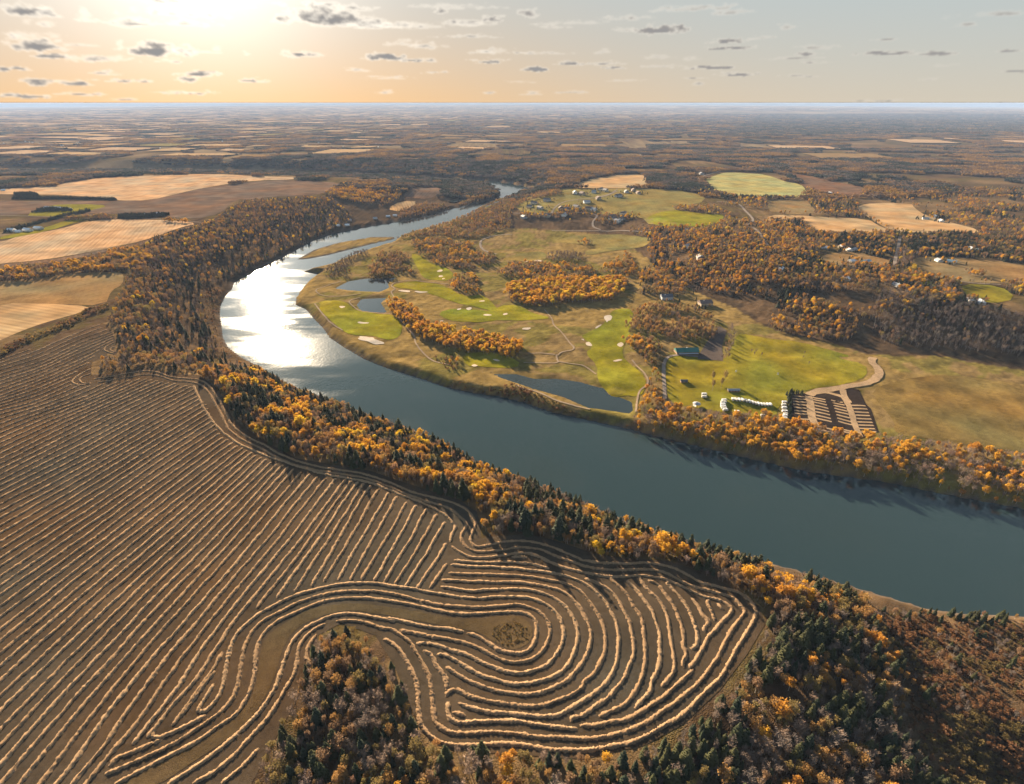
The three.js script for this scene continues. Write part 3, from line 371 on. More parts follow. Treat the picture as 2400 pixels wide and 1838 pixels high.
/* ---------------------------------------------------------------- materials */
function grain(size, f) { const d = new Uint8Array(size * size * 4); for (let y = 0; y < size; y++) for (let x = 0; x < size; x++) { const v = f(x, y), o = (y * size + x) * 4; const c = Array.isArray(v) ? v : [v, v, v]; for (let k = 0; k < 3; k++) d[o + k] = clamp(c[k]) * 255; d[o + 3] = 255; } const t = new THREE.DataTexture(d, size, size); t.wrapS = t.wrapT = THREE.RepeatWrapping; t.magFilter = THREE.LinearFilter; t.minFilter = THREE.LinearMipmapLinearFilter; t.generateMipmaps = true; t.needsUpdate = true; return t; }
const turf = tiled((x, y) => 0.55 * fbm(x / 3, y / 3, 3) + 0.45 * fbm(x / 34, y / 34, 3), 256);
const TURF = grain(256, (x, y) => 0.14 + 1.30 * turf(x, y));
const soilF = tiled((x, y) => 0.65 * fbm(x / 2, y / 2, 2) + 0.35 * fbm(x / 26, y / 26, 3), 256);
const SOIL = grain(256, (x, y) => 0.10 + 1.30 * soilF(x, y));
const strawF = tiled((x, y) => fbm(x / 2.2, y / 2.2, 3), 128);
const STRAW = grain(128, (x, y) => { const v = clamp(-0.22 + 2.0 * strawF(x, y), 0.12, 1); return [v, v * 0.97, v * 0.93]; });
const drillF = tiled((x, y) => 0.5 * fbm(x / 60, y / 3, 3) + 0.5 * fbm(x / 40, y / 40, 2), 256);
const DRILL = grain(256, (x, y) => 0.24 + 0.85 * drillF(x, y) + 0.22 * (0.5 + 0.5 * Math.sin(y / 256 * 6.2832 * 22)) * (0.4 + 0.6 * drillF(y, x)));
const waveF = tiled((x, y) => 0.6 * fbm(x / 9, y / 14, 3) + 0.4 * fbm(x / 40, y / 50, 2), 512);
const WAVES = grain(512, (x, y) => waveF(x, y));
const calmF = tiled((x, y) => fbm(x / 60, y / 60, 4), 512);
const CALM = grain(512, (x, y) => { const v = 0.40 + 0.60 * smooth(0.40, 0.64, calmF(x, y)); return [v, v, v]; });
CALM.repeat.set(0.13, 0.40);
const M = (r, g, b, o = {}) => new THREE.MeshStandardMaterial({ color: new THREE.Color().setRGB(r, g, b), roughness: 0.95, ...o });
const matt = (r, g, b, o = {}) => new THREE.MeshPhysicalMaterial({ color: new THREE.Color().setRGB(r, g, b), roughness: 1, specularIntensity: 0, ...o });
const cover = (r, g, b, map, bump = 0.25) => matt(r, g, b, { map, vertexColors: true, bumpMap: map, bumpScale: bump });
const COVERS = {
  tan: cover(0.344, 0.228, 0.116, DRILL), peach: cover(0.370, 0.245, 0.142, DRILL), brown: cover(0.133, 0.086, 0.057, DRILL), olive: cover(0.172, 0.133, 0.043, TURF), lawn: cover(0.159, 0.136, 0.015, TURF), pale: cover(0.258, 0.232, 0.090, TURF), straw: cover(0.189, 0.120, 0.052, TURF),
  brownmeadow: cover(0.129, 0.073, 0.043, TURF), meadow: cover(0.150, 0.101, 0.033, TURF, 0.6), fairway: cover(0.163, 0.150, 0.014, TURF, 0.1), green: cover(0.172, 0.155, 0.026, TURF, 0.05), waterway: cover(0.088, 0.059, 0.029, SOIL, 0.3),
  path: cover(0.258, 0.194, 0.133, SOIL, 0.02), gravel: cover(0.232, 0.189, 0.155, SOIL, 0.03), sand: cover(0.310, 0.215, 0.129, SOIL, 0.03), bunker: cover(0.482, 0.396, 0.310, SOIL, 0.05), dirt: cover(0.030, 0.022, 0.018, SOIL, 0.2), field: cover(0.074, 0.051, 0.031, SOIL, 0.25), lot: cover(0.099, 0.077, 0.065, SOIL, 0.05),
};

/* ---------------------------------------------------------------- naming and adding */
const used = new Map();
function numbered(n) { const k = used.get(n) ?? 0; used.set(n, k + 1); return k ? `${n}_${String(k).padStart(3, '0')}` : n; }
function shade(o) { o.castShadow = o.receiveShadow = true; return o; }
function mesh(name, geo, mat, parent = scene) { const m = shade(new THREE.Mesh(geo, mat)); m.name = parent === scene ? numbered(name) : name; parent.add(m); return m; }
function setting(name, geo, mat) { const m = mesh(name, geo, mat); m.userData.kind = 'structure'; return m; }
function tag(o, label, category, group) { o.userData = { label, category }; if (group) o.userData.group = group; return o; }
function thing(name, x, y, z, turn = 0) { const g = new THREE.Group(); g.name = numbered(name); g.position.set(x, y, z); g.rotation.y = turn; scene.add(g); return g; }

/* ---------------------------------------------------------------- ground */
{
  const pos = new Float32Array(NX * NZ * 3), uv = new Float32Array(NX * NZ * 2), col = new Float32Array(NX * NZ * 3), idx = new Uint32Array((NX - 1) * (NZ - 1) * 6);
  for (let j = 0; j < NZ; j++) for (let i = 0; i < NX; i++) {
    const o = j * NX + i, x = GX[i], z = GZ[j], h = GH[o], d = Math.hypot(x, z);
    pos.set([x, h, z], o * 3); uv.set([x / 45, z / 45], o * 2);
    const n = fbm(x / 38, z / 38, 4), n2 = fbm(x / 160 + 40, z / 160, 3);
    let c;
    if (h < -44.2 && d < 3500) c = [0.095, 0.076, 0.06];                                                       // wet gravel at the water's edge
    else if (h < -36.2 && d < 2200 && valley.inside(x, z)) c = n2 > 0.52 ? [0.20, 0.134, 0.046] : n > 0.52 ? [0.175, 0.118, 0.048] : [0.145, 0.115, 0.032];   // rough grass of the valley floor
    else if (h < -3 && d < 2600) c = n > 0.5 ? [0.10, 0.064, 0.035] : [0.065, 0.044, 0.026];                      // valley sides
    else { const q = fbm(x / 1700 + 3, z / 700 + 8, 4); c = q > 0.58 ? [0.17, 0.12, 0.065] : n2 > 0.56 ? [0.14, 0.09, 0.043] : n > 0.5 ? [0.085, 0.054, 0.03] : [0.095, 0.068, 0.028]; }   // stubble, dry grass and leaf litter of the plateau
    const k = 0.62 + 0.5 * hash(i, j) + 0.5 * (fbm(x / 14, z / 14, 2) - 0.35);
    col.set(c.map((v) => v * k), o * 3);
  }
  let q = 0;
  for (let j = 0; j < NZ - 1; j++) for (let i = 0; i < NX - 1; i++) { const a = j * NX + i; idx.set([a, a + NX, a + 1, a + 1, a + NX, a + NX + 1], q); q += 6; }
  const g = new THREE.BufferGeometry();
  g.setAttribute('position', new THREE.BufferAttribute(pos, 3)); g.setAttribute('uv', new THREE.BufferAttribute(uv, 2)); g.setAttribute('color', new THREE.BufferAttribute(col, 3)); g.setIndex(new THREE.BufferAttribute(idx, 1)); g.computeVertexNormals();
  setting('ground', g, matt(1.25, 1.25, 1.25, { map: TURF, vertexColors: true, bumpMap: TURF, bumpScale: 0.8 }));
}

/* ---------------------------------------------------------------- sheets laid on the ground */
function smoothLoop(P, rounds = 2, closed = true) { for (let r = 0; r < rounds; r++) { const o = []; const n = P.length; for (let i = 0; i < (closed ? n : n - 1); i++) { const a = P[i], b = P[(i + 1) % n]; o.push([a[0] * 0.75 + b[0] * 0.25, a[1] * 0.75 + b[1] * 0.25], [a[0] * 0.25 + b[0] * 0.75, a[1] * 0.25 + b[1] * 0.75]); } if (!closed) { o[0] = P[0]; o[o.length - 1] = P[n - 1]; } P = o; } return P; }
function sheetGeo(P, lift, maxEdge, uvSize, turn = 0, vary = 0.2, level = null) {
  const V = P.map(([x, z]) => new THREE.Vector2(x, z)), F = THREE.ShapeUtils.triangulateShape(V, []);
  const verts = V.map((v) => [v.x, v.y]); let tris = F.map((f) => [...f]);
  const mids = new Map(), mid = (a, b) => { const k = a < b ? a * 1e6 + b : b * 1e6 + a; let m = mids.get(k); if (m === undefined) { m = verts.push([(verts[a][0] + verts[b][0]) / 2, (verts[a][1] + verts[b][1]) / 2]) - 1; mids.set(k, m); } return m; };
  const long = (a, b) => Math.hypot(verts[a][0] - verts[b][0], verts[a][1] - verts[b][1]);
  for (let pass = 0; pass < 12; pass++) {
    const next = []; let changed = false;
    for (const [a, b, c] of tris) {
      const ab = long(a, b) > maxEdge, bc = long(b, c) > maxEdge, ca = long(c, a) > maxEdge;
      if (!ab && !bc && !ca) { next.push([a, b, c]); continue; }
      changed = true;
      if (ab && bc && ca) { const x = mid(a, b), y = mid(b, c), w = mid(c, a); next.push([a, x, w], [x, b, y], [w, y, c], [x, y, w]); }
      else if (ab && bc) { const x = mid(a, b), y = mid(b, c); next.push([a, x, c], [x, y, c], [x, b, y]); }
      else if (bc && ca) { const y = mid(b, c), w = mid(c, a); next.push([a, b, y], [a, y, w], [w, y, c]); }
      else if (ab && ca) { const x = mid(a, b), w = mid(c, a); next.push([a, x, w], [x, b, w], [w, b, c]); }
      else if (ab) { const x = mid(a, b); next.push([a, x, c], [x, b, c]); }
      else if (bc) { const y = mid(b, c); next.push([a, b, y], [a, y, c]); }
      else { const w = mid(c, a); next.push([a, b, w], [w, b, c]); }
    }
    tris = next; if (!changed || tris.length > 60000) break;
  }
  const n = verts.length, pos = new Float32Array(n * 3), uv = new Float32Array(n * 2), col = new Float32Array(n * 3), ct = Math.cos(turn), st = Math.sin(turn);
  verts.forEach(([x, z], i) => { pos.set([x, level ?? groundY(x, z) + lift, z], i * 3); uv.set([(x * ct + z * st) / uvSize, (z * ct - x * st) / uvSize], i * 2); const k = 1.25 * (1 + (fbm(x / 30, z / 30, 3) - 0.5) * 2 * vary), h = (fbm(x / 70 + 9, z / 70, 2) - 0.5) * vary; col.set([k * (1 + h), k, k * (1 - h)], i * 3); });
  const idx = []; for (const [a, b, c] of tris) { const s = (verts[b][0] - verts[a][0]) * (verts[c][1] - verts[a][1]) - (verts[b][1] - verts[a][1]) * (verts[c][0] - verts[a][0]); idx.push(...(s < 0 ? [a, b, c] : [a, c, b])); }
  const g = new THREE.BufferGeometry();
  g.setAttribute('position', new THREE.BufferAttribute(pos, 3)); g.setAttribute('uv', new THREE.BufferAttribute(uv, 2)); g.setAttribute('color', new THREE.BufferAttribute(col, 3)); g.setIndex(idx); g.computeVertexNormals();
  return g;
}
function ribbon(P, width, lift) {     // a way of even width that follows the ground
  const c = new THREE.CatmullRomCurve3(P.map(([x, z]) => new THREE.Vector3(x, 0, z)), false, 'centripetal'), n = Math.max(4, Math.ceil(c.getLength() / 6)), pts = c.getSpacedPoints(n);
  const pos = [], uv = [], col = [], idx = [];
  pts.forEach((p, i) => { const a = pts[Math.max(0, i - 1)], b = pts[Math.min(n, i + 1)], dx = b.x - a.x, dz = b.z - a.z, L = Math.hypot(dx, dz) || 1; for (const s of [-1, 0, 1]) { const w = width / 2 * s * (1 + (s ? (hash(i, s + 5) - 0.5) * 0.25 : 0)), x = p.x - dz / L * w, z = p.z + dx / L * w; pos.push(x, groundY(x, z) + lift, z); uv.push(x / 12, z / 12); const k = 1.1 + 0.3 * hash(i, 77 + s); col.push(k, k, k); } if (i) { const o = i * 3; for (const k of [0, 1]) idx.push(o - 3 + k, o - 2 + k, o + k, o + k, o - 2 + k, o + 1 + k); } });
  const g = new THREE.BufferGeometry(); g.setAttribute('position', new THREE.Float32BufferAttribute(pos, 3)); g.setAttribute('uv', new THREE.Float32BufferAttribute(uv, 2)); g.setAttribute('color', new THREE.Float32BufferAttribute(col, 3)); g.setIndex(idx); g.computeVertexNormals(); return g;
}
const sheetAreas = [], openGround = [];
setting('windrow_field', sheetGeo(field.P, 0.12, 14, 26, 0, 0.45), COVERS.field);
for (const [name, key, lift, flat] of COVER) {
  const a = makeArea(flat), size = Math.max(a.x1 - a.x0, a.z1 - a.z0), d = Math.hypot((a.x0 + a.x1) / 2, (a.z0 + a.z1) / 2);
  if (!['grass_waterway'].includes(name)) openGround.push(a);
  setting(name, sheetGeo(smoothLoop(a.P, 1), lift + d * 0.00012, Math.max(7, Math.min(30, d / 90)), ['tan', 'peach', 'brown'].includes(key) ? 230 : 40, rr(0, 3), 0.42), COVERS[key]);
}
const soilArea = makeArea(CAMP_SOIL), lotArea = makeArea(GRAVEL_LOT); openGround.push(soilArea, lotArea);
setting('camp_soil', sheetGeo(soilArea.P, 0.34, 8, 20), COVERS.dirt);
setting('gravel_lot', sheetGeo(lotArea.P, 0.34, 8, 20), COVERS.lot);
const ways = [];
WAYS.forEach(([name, w, key, flat], k) => { const P = pairs(flat), d = Math.hypot(P[0][0], P[0][1]); ways.push([P, w]); setting(name, ribbon(P, w, 0.46 + (k % 4) * 0.012 + d * 0.00016), COVERS[key]); });
for (const flat of CAMP_LANES) setting('camping_lane', ribbon(pairs(flat), 3.4, 0.42), COVERS.sand);
for (const flat of BUNKERS) { const b = makeArea(flat), J = smoothLoop(b.P, 1), cx = (b.x0 + b.x1) / 2, cz = (b.z0 + b.z1) / 2, rough = J.map(([x, z]) => { const k = rr(0.72, 1.22); return [cx + (x - cx) * k, cz + (z - cz) * k]; }); setting('sand_bunker', sheetGeo(smoothLoop(rough, 2), 0.5, 8, 10), COVERS.bunker); }

/* ---------------------------------------------------------------- water */
const waterMat = new THREE.MeshPhysicalMaterial({ color: new THREE.Color().setRGB(0.019, 0.035, 0.038), roughness: 0.13, ior: 1.33, roughnessMap: CALM, bumpMap: WAVES, bumpScale: 0.17 });
const pondMat = new THREE.MeshPhysicalMaterial({ color: new THREE.Color().setRGB(0.02, 0.03, 0.032), roughness: 0.05, ior: 1.33, bumpMap: WAVES, bumpScale: 0.12 });
function waterGeo(a, y, grow) {
  const P = a.P, n = P.length, area = P.reduce((s, p, i) => { const q = P[(i + 1) % n]; return s + p[0] * q[1] - q[0] * p[1]; }, 0), sg = area > 0 ? 1 : -1;
  const Q = P.map((p, i) => { const u = P[(i + n - 1) % n], v = P[(i + 1) % n], dx = v[0] - u[0], dz = v[1] - u[1], L = Math.hypot(dx, dz) || 1; return [p[0] + sg * dz / L * grow, p[1] - sg * dx / L * grow]; });
  const g = sheetGeo(Q, 0, 1e9, 1, 0, 0, y); const uv = g.attributes.uv, po = g.attributes.position; for (let i = 0; i < uv.count; i++) uv.setXY(i, po.getX(i) / 130, po.getZ(i) / 130); return g;
}
setting('river_water', waterGeo(river, -45, 5), waterMat);
ponds.forEach((p, k) => setting('pond_water', waterGeo(p, pondLevel[k], 3), pondMat));

/* ---------------------------------------------------------------- windrows: each a lumpy ridge of cut straw */
const strawMats = [[0.385, 0.255, 0.148], [0.35, 0.23, 0.132], [0.42, 0.282, 0.165]].map((c) => matt(...c, { map: STRAW, bumpMap: STRAW, bumpScale: 0.25 }));
function windrowGeo(pts, width, high, step) {
  const c = new THREE.CatmullRomCurve3(pts.map(([x, z]) => new THREE.Vector3(x, 0, z)), false, 'centripetal'), L = c.getLength(), n = Math.max(4, Math.round(L / step)), S = c.getSpacedPoints(n);
  const pos = [], uv = [], idx = [], prof = [[-1.15, 0], [-0.85, 0.35], [-0.42, 0.85], [0, 1], [0.45, 0.8], [0.88, 0.35], [1.15, 0]], K = prof.length, ph = rnd() * 100;
  S.forEach((p, i) => {
    const a = S[Math.max(0, i - 1)], b = S[Math.min(n, i + 1)], dx = b.x - a.x, dz = b.z - a.z, l = Math.hypot(dx, dz) || 1, end = Math.min(1, (Math.min(i, n - i) * step + 0.3) / 2.2);
    const w = width / 2 * (0.68 + 0.5 * vnoise(i * step / 2.2 + ph, 3) + 0.25 * (vnoise(i * step / 17 + ph, 21) - 0.5)) * (0.45 + 0.55 * end), sway = (vnoise(i * step / 9 + ph, 8) - 0.5) * 0.9;
    const bare = vnoise(i * step / 1.1 + ph, 40) < 0.12 ? 0.45 : 1; prof.forEach(([s, t], k) => { const side = s * w + sway + (k && k < K - 1 ? (rnd() - 0.5) * 0.75 : (rnd() - 0.5) * 1.0), x = p.x - dz / l * side, z = p.z + dx / l * side; pos.push(x, groundY(x, z) + (t ? 0.14 + t * high * end * bare * (0.55 + 0.8 * rnd()) : 0.02), z); uv.push(i * step / 7, k * 0.11); });
    if (i) for (let k = 0; k < K - 1; k++) { const o = i * K + k, q = o - K; idx.push(q, q + 1, o, o, q + 1, o + 1); }
  });
  const g = new THREE.BufferGeometry(); g.setAttribute('position', new THREE.Float32BufferAttribute(pos, 3)); g.setAttribute('uv', new THREE.Float32BufferAttribute(uv, 2)); g.setIndex(idx); g.computeVertexNormals(); return g;
}
const rowArea = makeArea(ROW_AREA), ROW_COUNTS = [5, 6, 5, 4, 6, 7, 16, 10, 6, 4, 10];    // rows between each two guide lines
{
  const N = 60, extend = (P, d) => { const a = P[0], b = P[1], y = P[P.length - 1], x = P[P.length - 2], la = Math.hypot(a[0] - b[0], a[1] - b[1]), ly = Math.hypot(y[0] - x[0], y[1] - x[1]); return [[a[0] + (a[0] - b[0]) / la * d, a[1] + (a[1] - b[1]) / la * d], ...P, [y[0] + (y[0] - x[0]) / ly * 70, y[1] + (y[1] - x[1]) / ly * 70]]; };
  const G = ROW_GUIDES.map((f, k) => new THREE.CatmullRomCurve3(extend(pairs(f), k < 9 ? 150 : 60).map(([x, z]) => new THREE.Vector3(x, 0, z)), false, 'centripetal').getSpacedPoints(N));
  for (let k = 0; k < G.length - 1; k++) {
    const A = G[k], B = G[k + 1];
    const rows = ROW_COUNTS[k];
    for (let r = 0; r < rows + (k === G.length - 2 ? 1 : 0); r++) {
      const t = r / rows; let run = [];
      const flush = () => { if (run.length > 3) { const far = Math.hypot(run[0][0], run[0][1]) > 480; tag(mesh('windrow', windrowGeo(run, 2.7, 0.75, far ? 1.3 : 0.85), strawMats[r % 3]), 'straight windrow of cut straw among the parallel rows of the brown field', 'windrow', 'parallel straight windrows'); } run = []; };
      const fine = new THREE.CatmullRomCurve3(A.map((p, i) => p.clone().lerp(B[i], t)), false, 'centripetal').getSpacedPoints(240), wob = rnd() * 50;
      for (const p of fine) { const dx = (vnoise(p.z / 40 + wob, wob) - 0.5) * 1.6; if (rowArea.inside(p.x + dx, p.z)) run.push([p.x + dx, p.z]); else flush(); }
      flush();
    }
  }
  const about = ['outermost curving windrow of cut straw along the edge of the woods', 'second curving windrow in from the edge of the woods', 'third curving windrow in from the wood edge, beside the ends of straight rows', 'third curving windrow of the rounded field lobe, along the river woods'];
  ROW_LINES.forEach((f, k) => { const P = smoothLoop(pairs(f), 1, false), o = mesh('windrow', windrowGeo(P, 2.45, 0.68, 0.65), strawMats[k % 3]), short = P.length < 18; tag(o, about[k] ?? (k > 29 ? 'curving windrow of cut straw turning beside the woods' : short ? 'short curving windrow of straw inside the rounded field lobe' : 'long looping windrow of straw round the grassy knoll in the field lobe'), 'windrow', about[k] ? undefined : k > 29 ? 'windrows turning beside the woods' : short ? 'short curved windrows in the field lobe' : 'looping windrows in the field lobe'); });
}

/* ---------------------------------------------------------------- trees: one model of each kind, in a few variants */
function quad(pos, idx, c, u, v) { const o = pos.length / 3; pos.push(c.x - u.x - v.x, c.y - u.y - v.y, c.z - u.z - v.z, c.x + u.x - v.x, c.y + u.y - v.y, c.z + u.z - v.z, c.x + u.x + v.x, c.y + u.y + v.y, c.z + u.z + v.z, c.x - u.x + v.x, c.y - u.y + v.y, c.z - u.z + v.z); idx.push(o, o + 1, o + 2, o, o + 2, o + 3); }
const geoOf = (pos, idx) => { const g = new THREE.BufferGeometry(); g.setAttribute('position', new THREE.Float32BufferAttribute(pos, 3)); g.setIndex(idx); const f = g.toNonIndexed(); f.computeVertexNormals(); return f; };
const rv = () => { const z = rr(-1, 1), a = rr(0, 6.283), r = Math.sqrt(1 - z * z); return new THREE.Vector3(r * Math.cos(a), z, r * Math.sin(a)); };
function limb(a, b, r0, r1, n = 5) { const d = b.clone().sub(a), L = d.length(), g = new THREE.CylinderGeometry(r1, r0, L, n, 1, true); g.translate(0, L / 2, 0); g.applyQuaternion(new THREE.Quaternion().setFromUnitVectors(new THREE.Vector3(0, 1, 0), d.normalize())); g.translate(a.x, a.y, a.z); const f = g.toNonIndexed(); f.deleteAttribute('uv'); return f; }
const v3 = (x, y, z) => new THREE.Vector3(x, y, z);
// every model is 1 unit tall and is scaled to the tree's height
function spruceModel(slim) {
  const pos = [], idx = [], H = 1;
  for (let k = 0; k < 15; k++) {
    const t = k / 14, y = 0.08 + t * 0.88, R = (0.04 + slim * Math.pow(1 - t, 0.85)) * rr(0.8, 1.12), n = Math.round(mix(10, 4, t)), a0 = rnd() * 6;
    for (let i = 0; i < n; i++) { const a = a0 + i / n * 6.283 + rr(-0.25, 0.25), r = R * rr(0.7, 1.15), u = v3(Math.cos(a), -0.32 + 0.25 * t, Math.sin(a)).multiplyScalar(r * 0.5), v = v3(-Math.sin(a), rr(-0.3, 0.3), Math.cos(a)).multiplyScalar(r * 0.34 + 0.008), c = v3(Math.cos(a) * r * 0.5, y - r * 0.12, Math.sin(a) * r * 0.5); quad(pos, idx, c, u, v); const w = v3(0, 1, 0).multiplyScalar(r * 0.20 + 0.012); quad(pos, idx, c.clone().add(v3(0, -r * 0.05, 0)), u.clone().multiplyScalar(0.85), w); }
  }
  return { crown: geoOf(pos, idx), trunk: limb(v3(0, -0.03, 0), v3(0, 0.9, 0), 0.016, 0.003) };
}
function leafyModel(wide, base, leaf, count, lobes) {
  const pos = [], idx = [], C = [], T = [limb(v3(0, -0.03, 0), v3(rr(-0.02, 0.02), base + 0.25, rr(-0.02, 0.02)), 0.017, 0.009)];
  for (let k = 0; k < lobes; k++) { const a = k * 2.4 + rr(-0.4, 0.4), t = (k + 0.5) / lobes, y = base + (1 - base) * (0.22 + 0.62 * t), q = wide * rr(0.35, 0.75) * Math.sin(Math.PI * (0.2 + 0.68 * t)); C.push([v3(Math.cos(a) * q, y, Math.sin(a) * q), wide * rr(0.26, 0.56), (1 - base) * rr(0.10, 0.19)]); T.push(limb(v3(0, base * 0.8 + t * 0.2, 0), v3(Math.cos(a) * q * 0.8, y, Math.sin(a) * q * 0.8), 0.008, 0.003, 4)); }
  for (let k = 0; k < count; k++) { const [c, R, h] = C[k % lobes], d = rv(), s = Math.pow(rnd(), 0.45) * (rnd() < 0.14 ? 1.45 : 1), p = v3(c.x + d.x * R * s, c.y + d.y * h * s, c.z + d.z * R * s), n = rv(), u = v3(n.z, n.x, n.y).cross(n).normalize(), v = n.clone().cross(u), l = leaf * rr(0.6, 1.3); quad(pos, idx, p, u.multiplyScalar(l), v.multiplyScalar(l * rr(0.5, 1))); }
  return { crown: geoOf(pos, idx), trunk: mergeGeometries(T) };
}
function bareModel(wide) {
  const T = [limb(v3(0, -0.03, 0), v3(0, 0.5, 0), 0.014, 0.007)], pos = [], idx = [];
  for (let k = 0; k < 13; k++) { const a = k * 2.4 + rr(-0.4, 0.4), y = rr(0.28, 0.72), L = wide * rr(0.6, 1), e = v3(Math.cos(a) * L, y + rr(0.16, 0.34), Math.sin(a) * L); T.push(limb(v3(0, y, 0), e, 0.006, 0.0025, 3)); for (let i = 0; i < 18; i++) { const t = rr(0.3, 1.05), p = v3(e.x * t, y + (e.y - y) * t, e.z * t).add(rv().multiplyScalar(0.06)), u = rv(); u.y = Math.abs(u.y) + 0.5; u.normalize().multiplyScalar(rr(0.035, 0.07)); quad(pos, idx, p, u, v3(u.z, 0, -u.x).normalize().multiplyScalar(rr(0.003, 0.006))); } }
  return { crown: geoOf(pos, idx), trunk: mergeGeometries(T) };
}
const leafMat = (c, t = 0.38) => new THREE.MeshPhysicalMaterial({ color: new THREE.Color().setRGB(...c), roughness: 1, transmission: t, thickness: 0, side: THREE.DoubleSide, specularIntensity: 0.2 });
const needleMat = (c) => M(...c, { side: THREE.DoubleSide, roughness: 1 });
const KINDS = {
  spruce_tree: { models: [spruceModel(0.20), spruceModel(0.17), spruceModel(0.23)], tones: [[0.045, 0.052, 0.018], [0.06, 0.06, 0.018], [0.035, 0.046, 0.022]], words: ['dark green', 'olive green', 'blue-green'], noun: 'spruce', mat: needleMat, bark: M(0.10, 0.075, 0.055) },
  aspen_tree: { models: [leafyModel(0.27, 0.34, 0.026, 560, 12), leafyModel(0.20, 0.40, 0.024, 480, 11), leafyModel(0.32, 0.26, 0.027, 640, 14)], tones: [[0.54, 0.30, 0.03], [0.58, 0.39, 0.03], [0.45, 0.22, 0.034]], words: ['golden', 'bright yellow', 'orange'], noun: 'aspen', mat: leafMat, bark: M(0.42, 0.38, 0.31) },
  poplar_tree: { models: [leafyModel(0.24, 0.28, 0.023, 420, 11), leafyModel(0.30, 0.24, 0.023, 480, 13), leafyModel(0.18, 0.36, 0.022, 380, 10)], tones: [[0.225, 0.138, 0.075], [0.31, 0.175, 0.056], [0.205, 0.15, 0.052]], words: ['russet', 'amber brown', 'faded olive-brown'], noun: 'poplar', mat: leafMat, bark: M(0.30, 0.26, 0.21) },
  bare_tree: { models: [bareModel(0.2), bareModel(0.16), bareModel(0.24)], tones: [[0.155, 0.108, 0.080], [0.21, 0.138, 0.092], [0.125, 0.095, 0.078]], words: ['grey', 'pinkish beige', 'ash grey'], noun: 'leafless tree', mat: (c) => needleMat(c), bark: M(0.24, 0.20, 0.165) },
  shrub: { models: [leafyModel(0.55, 0.0, 0.075, 150, 6), leafyModel(0.7, 0.0, 0.085, 160, 7)], tones: [[0.18, 0.09, 0.04], [0.14, 0.10, 0.035], [0.24, 0.15, 0.04]], words: ['reddish brown', 'olive brown', 'yellowish'], noun: 'shrub', mat: leafMat, bark: M(0.14, 0.1, 0.07) },
};
for (const k of Object.values(KINDS)) k.mats = k.tones.map((c) => k.mat(c));
